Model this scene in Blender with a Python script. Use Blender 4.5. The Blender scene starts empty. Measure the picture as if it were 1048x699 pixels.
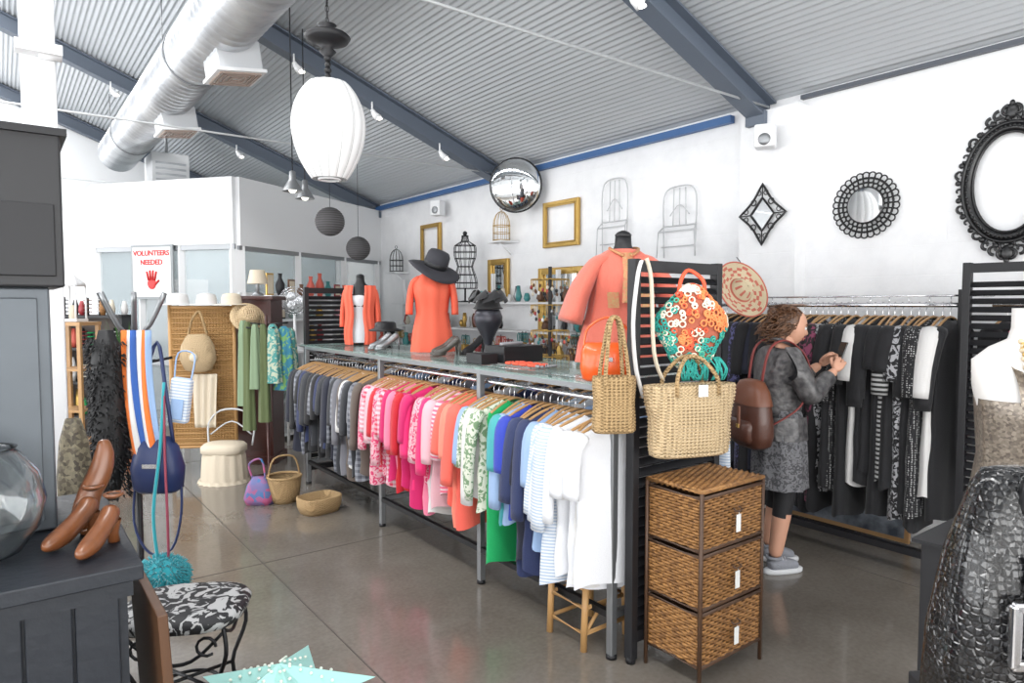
import bpy, bmesh, math, random
from mathutils import Vector, Matrix, noise
random.seed(7)
U=random.uniform
pi=math.pi
rad=math.radians
CAMR=rad(-37.2)

# ---------------------------------------------------------------- materials
MC={}
def mat(name,col,rough=.6,metal=0,pat=None,col2=(0,0,0),sc=10,bump=0,bsc=80,alpha=1,em=0,tr=0,sheen=0,coat=0):
    if name in MC: return MC[name]
    m=bpy.data.materials.new(name); m.use_nodes=True
    nt=m.node_tree; N=nt.nodes; L=nt.links
    bs=N['Principled BSDF']
    c=tuple(col)+(1,); c2=tuple(col2)+(1,)
    bs.inputs['Base Color'].default_value=c
    bs.inputs['Roughness'].default_value=rough
    bs.inputs['Metallic'].default_value=metal
    bs.inputs['Alpha'].default_value=alpha
    if tr: bs.inputs['Transmission Weight'].default_value=tr
    if sheen: bs.inputs['Sheen Weight'].default_value=sheen
    if coat: bs.inputs['Coat Weight'].default_value=coat
    if em:
        bs.inputs['Emission Color'].default_value=c
        bs.inputs['Emission Strength'].default_value=em
    tc=N.new('ShaderNodeTexCoord'); vec=tc.outputs['Object']
    sep=N.new('ShaderNodeSeparateXYZ'); L.new(vec,sep.inputs[0])
    def M(op,a,b=None):
        n=N.new('ShaderNodeMath'); n.operation=op
        for i,q in enumerate((a,b)):
            if q is None: continue
            if isinstance(q,(int,float)): n.inputs[i].default_value=q
            else: L.new(q,n.inputs[i])
        return n.outputs[0]
    def sn(ax,s): return M('SINE',M('MULTIPLY',sep.outputs[ax],s))
    fac=None; h=None
    if pat in('noise','floral','cloud'):
        n=N.new('ShaderNodeTexNoise'); n.inputs['Scale'].default_value=sc; n.inputs['Detail'].default_value=5 if pat!='floral' else 2
        if pat=='floral': n.inputs['Distortion'].default_value=1.6
        L.new(vec,n.inputs['Vector'])
        mr=N.new('ShaderNodeMapRange'); L.new(n.outputs[0],mr.inputs[0])
        lo,hi={'noise':(.35,.65),'floral':(.5,.53),'cloud':(.3,.7)}[pat]
        mr.inputs[1].default_value=lo; mr.inputs[2].default_value=hi
        fac=mr.outputs[0]
    elif pat in('stripeZ','stripeX','stripeY'):
        fac=M('GREATER_THAN',sn('XYZ'.index(pat[-1]),sc),0.0)
    elif pat=='check':
        a=M('GREATER_THAN',sn(0,sc),0.0);b_=M('GREATER_THAN',sn(2,sc),0.0)
        fac=M('MULTIPLY',M('ADD',a,b_),.5)
    elif pat=='dots':
        v=N.new('ShaderNodeTexVoronoi'); v.inputs['Scale'].default_value=sc; v.inputs['Randomness'].default_value=.35
        L.new(vec,v.inputs['Vector']); fac=M('LESS_THAN',v.outputs['Distance'],.3)
    elif pat in('vor','sequin'):
        v=N.new('ShaderNodeTexVoronoi'); v.inputs['Scale'].default_value=sc
        L.new(vec,v.inputs['Vector'])
        s2=N.new('ShaderNodeSeparateColor'); L.new(v.outputs['Color'],s2.inputs[0]); fac=s2.outputs[0]
        if pat=='sequin': h=s2.outputs[1]
    elif pat=='croc':
        v=N.new('ShaderNodeTexVoronoi'); v.inputs['Scale'].default_value=sc; v.feature='DISTANCE_TO_EDGE'; v.inputs['Randomness'].default_value=.6
        L.new(vec,v.inputs['Vector'])
        h=M('MINIMUM',M('MULTIPLY',v.outputs['Distance'],4.0),1.0); fac=M('LESS_THAN',v.outputs['Distance'],.05)
    elif pat=='weave':
        a=M('MULTIPLY',M('ADD',sn(0,sc),sn(1,sc)),sn(2,sc*1.4)); fac=M('ADD',M('MULTIPLY',a,.3),.5); h=fac
    elif pat=='wood':
        mp=N.new('ShaderNodeMapping'); mp.inputs['Scale'].default_value=(sc,sc,sc*.1)
        L.new(vec,mp.inputs[0]); n=N.new('ShaderNodeTexNoise'); n.inputs['Scale'].default_value=1; n.inputs['Detail'].default_value=6
        L.new(mp.outputs[0],n.inputs['Vector']); fac=n.outputs[0]; h=fac
    elif pat=='brickYZ':
        cb=N.new('ShaderNodeCombineXYZ'); L.new(sep.outputs[1],cb.inputs[0]); L.new(sep.outputs[2],cb.inputs[1])
        b=N.new('ShaderNodeTexBrick'); L.new(cb.outputs[0],b.inputs[0]); b.inputs['Scale'].default_value=1
        b.inputs['Brick Width'].default_value=.4; b.inputs['Row Height'].default_value=.2; b.inputs['Mortar Size'].default_value=.005
        b.inputs['Mortar Smooth'].default_value=1
        n=N.new('ShaderNodeTexNoise'); n.inputs['Scale'].default_value=4; n.inputs['Detail'].default_value=7; n.inputs['Roughness'].default_value=.65; L.new(vec,n.inputs['Vector'])
        mr=N.new('ShaderNodeMapRange'); L.new(n.outputs[0],mr.inputs[0]); mr.inputs[1].default_value=.4; mr.inputs[2].default_value=.75
        fac=mr.outputs[0]
        h=M('ADD',M('MULTIPLY',b.outputs['Fac'],-.22),M('MULTIPLY',n.outputs[0],1.8))
    elif pat=='concrete':
        n=N.new('ShaderNodeTexNoise'); n.inputs['Scale'].default_value=1.3; n.inputs['Detail'].default_value=8; n.inputs['Roughness'].default_value=.65; L.new(vec,n.inputs['Vector'])
        n2=N.new('ShaderNodeTexNoise'); n2.inputs['Scale'].default_value=45; n2.inputs['Detail'].default_value=4; L.new(vec,n2.inputs['Vector'])
        f0=M('ADD',M('MULTIPLY',n.outputs[0],1.1),M('MULTIPLY',n2.outputs[0],.5))
        mr=N.new('ShaderNodeMapRange'); L.new(f0,mr.inputs[0]); mr.inputs[1].default_value=.5; mr.inputs[2].default_value=1.1
        fac=mr.outputs[0]
        mr2=N.new('ShaderNodeMapRange'); L.new(n.outputs[0],mr2.inputs[0]); mr2.inputs[3].default_value=rough-.10; mr2.inputs[4].default_value=rough+.16
        L.new(mr2.outputs[0],bs.inputs['Roughness'])
    if fac is not None:
        mx=N.new('ShaderNodeMix'); mx.data_type='RGBA'
        L.new(fac,mx.inputs[0]); mx.inputs[6].default_value=c; mx.inputs[7].default_value=c2
        L.new(mx.outputs[2],bs.inputs['Base Color'])
    if bump:
        if h is None:
            n=N.new('ShaderNodeTexNoise'); n.inputs['Scale'].default_value=bsc; n.inputs['Detail'].default_value=3
            L.new(vec,n.inputs['Vector']); h=n.outputs[0]
        bp=N.new('ShaderNodeBump'); bp.inputs['Strength'].default_value=bump; bp.inputs['Distance'].default_value=.01
        L.new(h,bp.inputs['Height']); L.new(bp.outputs[0],bs.inputs['Normal'])
    MC[name]=m; return m

WHITE=mat('white_paint',(.80,.81,.82),.6,bump=.1,bsc=20)
WALL=mat('painted_brick',(.87,.875,.885),.65,pat='brickYZ',col2=(.79,.795,.81),bump=.4)
BLACK=mat('black_satin',(.008,.008,.010),.5)
BLACKM=mat('black_metal',(.010,.010,.012),.5,.2)
CHROME=mat('chrome',(.7,.7,.72),.18,1)
STEEL=mat('brushed_steel',(.28,.29,.30),.4,.8)
GALV=mat('galvanised',(.72,.74,.76),.36,.75,pat='noise',col2=(.50,.52,.55),sc=3)
GOLD=mat('gold_leaf',(.50,.32,.09),.35,.7,bump=.3,bsc=60)
MIRROR=mat('mirror_glass',(.88,.9,.91),.03,1)
GLASS=mat('shelf_glass',(.38,.56,.51),.05,0,alpha=.35)
PANE=mat('window_pane',(.7,.8,.82),.04,0,alpha=.15)
HW=mat('hanger_wood',(.42,.24,.10),.4)
WICK=mat('wicker_tan',(.34,.165,.05),.6,pat='vor',col2=(.17,.075,.022),sc=60)
WICKD=mat('wicker_dark',(.07,.034,.017),.5)
STRAW=mat('straw',(.50,.34,.17),.75,pat='weave',col2=(.32,.20,.085),sc=330,bump=1)
STRAWL=mat('straw_light',(.64,.49,.31),.75,pat='weave',col2=(.46,.32,.165),sc=330,bump=1)
CORAL=mat('coral_cloth',(.82,.13,.07),.75,bump=.2,bsc=150)
WOOD=mat('oak_wood',(.11,.05,.02),.45,pat='wood',col2=(.06,.025,.011),sc=25)
CREAM=mat('cream_cloth',(.62,.54,.42),.8,bump=.3)

# ---------------------------------------------------------------- builder
def cr(pts,k=4,closed=False):
    P=[Vector(p) for p in pts]; n=len(P); out=[]
    rng=range(n) if closed else range(n-1)
    for i in rng:
        if closed: a,b,c,d=P[(i-1)%n],P[i],P[(i+1)%n],P[(i+2)%n]
        else: a,b,c,d=P[max(i-1,0)],P[i],P[i+1],P[min(i+2,n-1)]
        for j in range(k):
            t=j/k
            out.append(.5*((2*b)+(c-a)*t+(2*a-5*b+4*c-d)*t*t+(3*b-a-3*c+d)*t**3))
    if not closed: out.append(P[-1])
    return out

class B:
    def __init__(s,name,loc=(0,0,0),rz=0,rx=0,ry=0,scale=1):
        s.name=name;s.loc=loc;s.rot=(rx,ry,rz);s.scale=scale;s.v=[];s.f=[];s.mi=[];s.sm=[];s.ms=[];s.T=Matrix.Identity(4)
    def at(s,loc=(0,0,0),rz=0,rx=0,ry=0,sc=1):
        s.T=Matrix.Translation(loc)@Matrix.Rotation(rz,4,'Z')@Matrix.Rotation(rx,4,'X')@Matrix.Rotation(ry,4,'Y')@Matrix.Scale(sc,4); return s
    def add(s,vs,fs,m,sm=True):
        if m not in s.ms: s.ms.append(m)
        k=s.ms.index(m); o=len(s.v)
        T=s.T
        s.v+=[T@Vector(v) for v in vs]
        s.f+=[tuple(i+o for i in f) for f in fs]
        s.mi+=[k]*len(fs); s.sm+=[sm]*len(fs)
    def box(s,c,d,m,bv=0,R=None):
        x,y,z=d[0]/2,d[1]/2,d[2]/2
        vs=[Vector((i*x,j*y,k*z)) for i in(-1,1) for j in(-1,1) for k in(-1,1)]
        fs=[(0,1,3,2),(4,6,7,5),(0,4,5,1),(2,3,7,6),(0,2,6,4),(1,5,7,3)]
        if bv:
            bm=bmesh.new()
            bv_=[bm.verts.new(v) for v in vs]
            for f in fs: bm.faces.new([bv_[i] for i in f])
            bmesh.ops.bevel(bm,geom=list(bm.edges),offset=bv,segments=2,profile=.5,affect='EDGES')
            bm.verts.index_update()
            vs=[v.co.copy() for v in bm.verts]; fs=[[v.index for v in f.verts] for f in bm.faces]
            bm.free()
        if R is not None: vs=[R@v for v in vs]
        s.add([v+Vector(c) for v in vs],fs,m,False)
    def beam(s,p,q,w,h,m,up=(0,0,1)):
        p=Vector(p);q=Vector(q);d=(q-p);l=d.length;d.normalize();u=Vector(up);a=d.cross(u).normalized();u=a.cross(d)
        R=Matrix((a,d,u)).transposed()
        s.box((p+q)/2,(w,l,h),m,R=R)
    def tube(s,pts,r,m,n=8,closed=False,flat=1,cap=True):
        P=[Vector(p) for p in pts]; k=len(P)
        rs=r if isinstance(r,(list,tuple)) else [r]*k
        if len(rs)!=k: rs=[rs[0]+(rs[-1]-rs[0])*i/(k-1) for i in range(k)] if len(rs)==2 else [rs[min(int(i*len(rs)/k),len(rs)-1)] for i in range(k)]
        vs=[];prev=None
        for i in range(k):
            if closed: t=P[(i+1)%k]-P[i-1]
            else: t=P[min(i+1,k-1)]-P[max(i-1,0)]
            if t.length<1e-9: t=Vector((0,0,1))
            t.normalize()
            if prev is None:
                a=Vector((0,0,1)) if abs(t.z)<.9 else Vector((1,0,0))
                u=t.cross(a).normalized()
            else:
                u=prev-t*prev.dot(t)
                if u.length<1e-6: u=t.orthogonal()
                u.normalize()
            prev=u; w=t.cross(u)
            for j in range(n):
                a=2*pi*j/n
                vs.append(P[i]+u*math.cos(a)*rs[i]+w*math.sin(a)*rs[i]*flat)
        fs=[]
        for i in range(k if closed else k-1):
            i2=(i+1)%k
            for j in range(n):
                fs.append((i*n+j,i*n+(j+1)%n,i2*n+(j+1)%n,i2*n+j))
        if not closed and cap:
            fs.append(tuple(range(n))[::-1]); fs.append(tuple((k-1)*n+j for j in range(n)))
        s.add(vs,fs,m,True)
    def cyl(s,p,q,r,m,n=16,r2=None): s.tube([p,q],[r,r if r2 is None else r2],m,n)
    def loft(s,rows,m,n=24,fold=0,k=7,ph=0,cap=(0,0),sq=2.0):
        vs=[]
        for r in rows:
            z,rx,ry=r[:3]; cx,cy=(r[3],r[4]) if len(r)>4 else (0,0); fm=r[5] if len(r)>5 else 1
            for j in range(n):
                a=2*pi*j/n; ca,sa=math.cos(a),math.sin(a)
                e=2/sq
                x=math.copysign(abs(ca)**e,ca);y=math.copysign(abs(sa)**e,sa)
                q=1+fold*fm*math.sin(k*a+ph)+fold*.5*fm*math.sin((k*2+1)*a+ph*2+z*9)
                vs.append((cx+rx*x*q,cy+ry*y*q,z))
        fs=[]
        for i in range(len(rows)-1):
            for j in range(n): fs.append((i*n+j,i*n+(j+1)%n,(i+1)*n+(j+1)%n,(i+1)*n+j))
        if cap[0]: fs.append(tuple(range(n)))
        if cap[1]: fs.append(tuple((len(rows)-1)*n+j for j in range(n)))
        s.add(vs,fs,m,True)
    def lathe(s,prof,m,n=24,c=(0,0,0),cap=(0,0)):
        T=s.T; s.T=T@Matrix.Translation(c); s.loft([(z,r,r) for r,z in prof],m,n,cap=cap); s.T=T
    def ell(s,c,r,m,n=16,k=10,f=None):
        if isinstance(r,(int,float)): r=(r,r,r)
        vs=[];fs=[]
        for i in range(k+1):
            t=pi*i/k
            for j in range(n):
                a=2*pi*j/n
                p=Vector((r[0]*math.sin(t)*math.cos(a),r[1]*math.sin(t)*math.sin(a),r[2]*math.cos(t)))
                if f: p=f(p)
                vs.append(p+Vector(c))
        for i in range(k):
            for j in range(n): fs.append((i*n+j,(i+1)*n+j,(i+1)*n+(j+1)%n,i*n+(j+1)%n))
        s.add(vs,fs,m,True)
    def surf(s,f,nu,nv,m):
        vs=[f(i/nu,j/nv) for i in range(nu+1) for j in range(nv+1)]
        fs=[(i*(nv+1)+j,(i+1)*(nv+1)+j,(i+1)*(nv+1)+j+1,i*(nv+1)+j+1) for i in range(nu) for j in range(nv)]
        s.add(vs,fs,m,True)
    def ring(s,c,R,r,m,ax='y',n=32,k=8,ry=None):
        ry=R if ry is None else ry
        pts=[]
        for i in range(n):
            a=2*pi*i/n;x,y=R*math.cos(a),ry*math.sin(a)
            pts.append(Vector(c)+Vector({'y':(x,0,y),'z':(x,y,0),'x':(0,x,y)}[ax]))
        s.tube(pts,r,m,k,closed=True)
    def mesh(s,me,mf):
        vs=[v.co.copy() for v in me.vertices]
        g={}
        for p in me.polygons: g.setdefault(mf(p.center),[]).append(tuple(p.vertices))
        for m,fs in g.items():
            used=sorted({i for f in fs for i in f}); d={u:i for i,u in enumerate(used)}
            s.add([vs[u] for u in used],[tuple(d[i] for i in f) for f in fs],m,True)
    def done(s,solid=0,sub=0,norm=True):
        me=bpy.data.meshes.new(s.name); me.from_pydata([tuple(v) for v in s.v],[],s.f)
        for m in s.ms: me.materials.append(m)
        me.polygons.foreach_set('material_index',s.mi); me.polygons.foreach_set('use_smooth',s.sm)
        if norm:
            bm=bmesh.new(); bm.from_mesh(me); bmesh.ops.recalc_face_normals(bm,faces=bm.faces); bm.to_mesh(me); bm.free()
        me.update()
        ob=bpy.data.objects.new(s.name,me); bpy.context.collection.objects.link(ob)
        ob.location=s.loc; ob.rotation_euler=s.rot; ob.scale=(s.scale,)*3
        if solid:
            md=ob.modifiers.new('Solid','SOLIDIFY'); md.thickness=solid
        if sub:
            md=ob.modifiers.new('Sub','SUBSURF'); md.levels=md.render_levels=sub
        return ob

def skinmesh(pts,edges,radii,sub=2,root=0):
    me=bpy.data.meshes.new('tmp'); me.from_pydata([tuple(p) for p in pts],edges,[])
    ob=bpy.data.objects.new('tmp',me); bpy.context.collection.objects.link(ob)
    md=ob.modifiers.new('Skin','SKIN'); md.use_smooth_shade=True
    for i,r in enumerate(radii):
        d=me.skin_vertices[0].data[i]
        d.radius=(r,r) if isinstance(r,(int,float)) else r
        d.use_root=(i==root)
    ms=ob.modifiers.new('Sub','SUBSURF'); ms.levels=ms.render_levels=sub
    dg=bpy.context.evaluated_depsgraph_get(); dg.update()
    out=bpy.data.meshes.new_from_object(ob.evaluated_get(dg))
    bpy.data.objects.remove(ob); return out
def chain(pts,radii,sub=2): return skinmesh(pts,[(i,i+1) for i in range(len(pts)-1)],radii,sub)

# ================================================================ ROOM
XW=4.9; SL=.38
def roofz(x): return 3.2+SL*(XW-x) if x>-.5 else 3.2+SL*5.4-SL*(-.5-x)
b=B('floor'); b.box((.45,5.4,-.05),(9.1,15.9,.1),mat('polished_concrete',(.115,.100,.084),.17,pat='concrete',col2=(.20,.178,.153),coat=.35))
JT=mat('floor_joint',(.07,.06,.05),.8)
for y in(1.0,4.2,7.4,10.6): b.box((.45,y,.0005),(9,.006,.002),JT)
for x in(-1.6,1.25,4.1): b.box((x,5.4,.0005),(.006,15.8,.002),JT)
b.done()
b=B('wall_right'); b.box((5.0,5.4,1.6),(.2,15.9,3.2),WALL)
b.box((4.825,3.0,1.55),(.15,.48,3.1),WALL); b.box((4.86,11.4,1.55),(.08,.4,3.1),WALL)
b.done()
b=B('wall_back'); 
b.add([(-4,13.3,0),(4.9,13.3,0),(4.9,13.3,3.2),(-.5,13.3,5.25),(-4,13.3,3.92),(-4,13.4,0),(4.9,13.4,0),(4.9,13.4,3.2),(-.5,13.4,5.25),(-4,13.4,3.92)],
 [(0,1,2,3,4),(5,9,8,7,6),(0,5,6,1),(1,6,7,2),(2,7,8,3),(3,8,9,4),(4,9,5,0)],WHITE,False); b.done()
b=B('wall_left'); 
b.box((-4.05,5.4,.45),(.1,15.9,.9),WHITE); b.box((-4.05,5.4,3.35),(.1,15.9,1.1),WHITE)
for y in(-2.3,1.6,5.5,9.4,13.1): b.box((-4.05,y,1.85),(.1,.5,1.9),WHITE)
b.done()
b=B('wall_front')
b.box((.45,-2.55,.2),(9.1,.1,.4),WHITE); b.box((.45,-2.55,3.5),(9.1,.1,1.4),WHITE)
b.add([(-4,-2.5,4.15),(4.9,-2.5,4.15),(-.5,-2.5,5.25),(-4,-2.6,4.15),(4.9,-2.6,4.15),(-.5,-2.6,5.25)],[(0,1,2),(3,5,4),(0,3,4,1)],WHITE,False)
for x in(-3.9,-1.0,1.9,4.8): b.box((x,-2.55,1.6),(.25,.1,2.5),WHITE)
b.done()
for i,x in enumerate((-2.45,.45,3.35)):  # front glazing behind the camera, added to let light in
    b=B('window_%d'%(i+1)); b.box((x,-2.55,1.6),(2.6,.012,2.4),PANE)
    for q in(-1.28,0,1.28): b.box((x+q,-2.55,1.6),(.05,.08,2.4),BLACKM)
    b.done()
for i,y in enumerate((-.35,3.55,7.45,11.25)):  # left glazing out of view, added for the lighting
    b=B('window_%d'%(i+4)); b.box((-4.05,y,1.85),(.012,3.3,1.9),PANE)
    for q in(-1.1,0,1.1): b.box((-4.05,y+q,1.85),(.08,.05,1.9),WHITE)
    b.done()
b=B('ceiling'); RF=mat('corrugated_steel',(.56,.585,.61),.5,.3)
def strip(x0,x1):
    p=.05; n=int((x1-x0)/p*6); vs=[];fs=[]
    for i in range(n+1):
        x=x0+(x1-x0)*i/n; z=roofz(x)+.008*math.sin(i*2*pi/6)
        vs+=[(x,-2.6,z),(x,13.4,z)]
    for i in range(n): fs.append((2*i,2*i+1,2*i+3,2*i+2))
    b.add(vs,fs,RF,True)
strip(-.15,5.1); strip(-4.1,-.85)
b.done(norm=False)
b=B('window_skylight'); b.box((-.5,5.4,5.16),(.72,15.8,.02),PANE)  # unseen ridge glazing, added so the room can be lit from above
b.box((-.86,5.4,5.12),(.05,15.8,.1),WHITE); b.box((-.14,5.4,5.12),(.05,15.8,.1),WHITE); b.done()
BEAM=mat('beam_bluegrey',(.115,.14,.18),.5)
for i,y in enumerate((-.34,3.09,6.55,9.98,13.2)):
    b=B('roof_beam')
    for (x0,x1) in((4.88,-.5),(-.5,-3.98)):
        def P(x,o): return (x,y,roofz(x)-o)
        b.beam(P(x0,.03),P(x1,.03),.15,.015,BEAM); b.beam(P(x0,.12),P(x1,.12),.012,.18,BEAM); b.beam(P(x0,.21),P(x1,.21),.15,.015,BEAM)
    b.cyl((4.86,y-.02,3.15),(-3.95,y-.02,3.15),.009,mat('rod_white',(.65,.67,.68),.4,.3),8)
    b.box((4.8,y,3.04),(.2,.16,.1),BEAM)
    b.done()
b=B('trim_1'); b.box((4.86,8.35,3.13),(.06,9.9,.06),mat('trim_blue',(.05,.13,.31),.5)); b.done()
b=B('trim_2'); b.box((4.87,.2,3.16),(.04,5.2,.03),mat('trim_grey',(.09,.10,.12),.5)); b.done()
b=B('baseboard_right'); b.box((4.885,5.4,.06),(.03,15.8,.12),WHITE); b.done()

P0=(1.01,9.99);C=(2.25,8.34);P1=(4.9,10.0)
def seg(b,p,q,z0,z1,th,m,off=0):
    p=Vector((*p,0));q=Vector((*q,0));d=(q-p);l=d.length
    a=math.atan2(d.y,d.x)
    n=Vector((-d.y,d.x,0)).normalized()*off
    c=(p+q)/2+n; c.z=(z0+z1)/2
    b.box(c,(l,th,z1-z0),m,R=Matrix.Rotation(a,3,'Z'))
def lerp(p,q,t): return (p[0]+(q[0]-p[0])*t,p[1]+(q[1]-p[1])*t)
b=B('wall_office'); 
seg(b,P0,C,2.32,3.1,.12,WHITE); seg(b,C,P1,2.3,3.1,.12,WHITE)
seg(b,C,P1,0,1.0,.1,WHITE)
for t in(0.0,.33,.62,.98):
    q=lerp(P0,C,t); b.box((q[0],q[1],1.16),(.08,.08,2.32),WHITE)
for t in(0.02,.35,.68,.97):
    q=lerp(C,P1,t); b.box((q[0],q[1],1.16),(.08,.08,2.32),WHITE)
seg(b,P0,(.9,13.3),0,3.1,.1,WHITE)
b.done()
OPN=mat('office_pane',(.40,.47,.50),.05,0,alpha=.35)
b=B('window_office_left'); seg(b,P0,C,.9,2.3,.012,OPN); seg(b,P0,C,.1,.88,.012,OPN); seg(b,P0,C,.86,.92,.06,STEEL); seg(b,P0,C,2.26,2.32,.08,STEEL); b.done()
b=B('window_office_right'); seg(b,C,P1,1.0,2.3,.012,OPN); seg(b,C,P1,1.7,1.75,.06,WHITE); seg(b,C,P1,2.25,2.3,.08,STEEL); b.done()
b=B('office_partition'); b.box((2.9,11.6,1.5),(3.8,.1,3.0),mat('office_bluegrey',(.42,.48,.50),.7))
b.box((2.2,11.5,1.0),(.9,.06,2.0),WHITE); b.done()
b=B('volunteers_sign',(1.5,9.22,2.0),rad(-53.1+0)); 
b.box((0,0,0),(.62,.02,.66),mat('sign_frame',(.25,.27,.28),.5)); b.box((0,-.012,0),(.56,.006,.60),mat('sign_paper',(.74,.74,.73),.6))
RED=mat('sign_red',(.55,.015,.015),.5)
b.ell((0,-.02,-.14),(.065,.006,.07),RED)
for i in range(4): b.cyl((-.045+i*.03,-.02,-.10),(-.07+i*.047,-.02,.03-abs(i-1.5)*.015),.012,RED,8)
b.cyl((.05,-.02,-.15),(.11,-.02,-.10),.013,RED,8)
so=b.done()
for tx,z in(('VOLUNTEERS',.20),('NEEDED',.09)):
    cu=bpy.data.curves.new('t','FONT'); cu.body=tx; cu.size=.088; cu.align_x='CENTER'; cu.extrude=.002; cu.offset=.0025
    to=bpy.data.objects.new('t',cu); bpy.context.collection.objects.link(to)
    dg=bpy.context.evaluated_depsgraph_get(); me=bpy.data.meshes.new_from_object(to.evaluated_get(dg)); bpy.data.objects.remove(to)
    o2=bpy.data.objects.new('lettering',me); me.materials.clear(); me.materials.append(RED); bpy.context.collection.objects.link(o2)
    o2.parent=so; o2.rotation_euler=(pi/2,0,0); o2.location=(0,-.018,z)

b=B('steel_column',(.2,4.37,0)); b.box((0,0,2.48),(.15,.15,4.94),WHITE,bv=.008); b.box((0,0,.01),(.3,.3,.02),WHITE)
b.box((.0,-.12,2.9),(.2,.1,.05),WHITE); b.cyl((0,-.1,2.9),(.1,-.1,2.9),.04,WHITE); b.done()

# duct
b=B('spiral_duct',(1.45,0,3.80)); DR=.25
rows=[];y=-2.4
while y<11.3:
    for dy,r in((0,DR),(.09,DR),(.097,DR+.010),(.105,DR+.010),(.112,DR)): rows.append((y+dy,r))
    y+=.115
vs=[];n=36
for yy,r in rows:
    for j in range(n): vs.append((r*math.cos(2*pi*j/n),yy,r*math.sin(2*pi*j/n)))
fs=[(i*n+j,i*n+(j+1)%n,(i+1)*n+(j+1)%n,(i+1)*n+j) for i in range(len(rows)-1) for j in range(n)]
fs.append(tuple((len(rows)-1)*n+j for j in range(n)))
b.add(vs,fs,GALV,True)
GR=mat('grille_tan',(.34,.26,.22),.5)
for yy in(5.75,7.95):
    b.at((.10,yy,-.25),0,0,rad(-8))
    b.box((0,0,0),(.34,.40,.22),mat('duct_white',(.62,.64,.66),.5,.2),bv=.01)
    b.box((0,0,-.12),(.38,.44,.025),WHITE)
    for q in range(4):
        w=.30-q*.075
        for sx in(-1,1):
            b.box((sx*w/2,0,-.138),(.018,w*1.15,.014),GR); b.box((0,sx*w*.575,-.138),(w,.018,.014),GR)
b.at()
for yy in(0,3.09,6.55,9.98):
    for q in(-.26,.26): b.cyl((q,yy,0),(q,yy,.36-SL*q),.005,STEEL,6)
    b.ring((0,yy,0),DR+.012,.008,STEEL)
b.done()
b=B('air_vent_box',(2.05,11.2,3.45)); b.box((0,0,0),(.5,.6,.7),WHITE,bv=.01)
for i in range(6): b.box((0,-.305,-.2+i*.08),(.4,.02,.03),GALV)
b.cyl((0,0,.3),(0,0,.8),.02,STEEL); b.done()

# ================================================================ racks
def slat_panel(name,loc,rz,w,h,pitch=.045):
    b=B(name,loc,rz)
    for x in(.02,w-.02): b.box((x,0,h/2+.01),(.04,.045,h-.02),BLACK,bv=.003)
    b.box((w/2,0,h-.03),(w-.08,.04,.05),BLACK); b.box((w/2,0,.12),(w-.08,.04,.05),BLACK)
    z=.18
    while z<h-.08:
        b.box((w/2,0,z),(w-.07,.042,.007),BLACK,R=Matrix.Rotation(rad(38),3,'X')); z+=pitch
    for x in(.02,w-.02): b.cyl((x,0,0),(x,0,.03),.022,BLACKM)
    return b.done()
slat_panel('slatted_end_panel',(2.18,2.02,0),0,.62,1.80)
slat_panel('slatted_end_panel',(2.18,5.97,0),0,.62,1.76)
slat_panel('slatted_end_panel',(4.22,1.46,0),rad(-88),.62,1.83)

b=B('double_clothes_rack')
for y in(2.10,3.14,4.40,5.86):
    for x in(2.16,2.80):
        b.box((x,y,.62),(.035,.035,1.24),STEEL,bv=.003); b.cyl((x,y,0),(x,y,.02),.025,BLACKM)
    b.box((2.48,y,1.2),(.64,.03,.03),STEEL); b.box((2.48,y,.2),(.64,.03,.03),STEEL)
    for x in(2.19,2.78): b.cyl((x,y,1.18),(x,y,1.22),.014,CHROME)
for x in(2.16,2.80):
    b.box((x,3.98,1.225),(.03,3.78,.03),STEEL); b.box((x,3.98,.2),(.03,3.78,.03),BLACKM)
for x in(2.21,2.77): b.cyl((x,2.05,1.165),(x,5.9,1.165),.0125,CHROME)
b.done()
b=B('glass_shelf_top'); 
for y0,y1 in((2.06,3.13),(3.15,4.39),(4.41,5.88)): b.box((2.48,(y0+y1)/2,1.246),(.74,y1-y0,.010),GLASS)
b.done()

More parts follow.
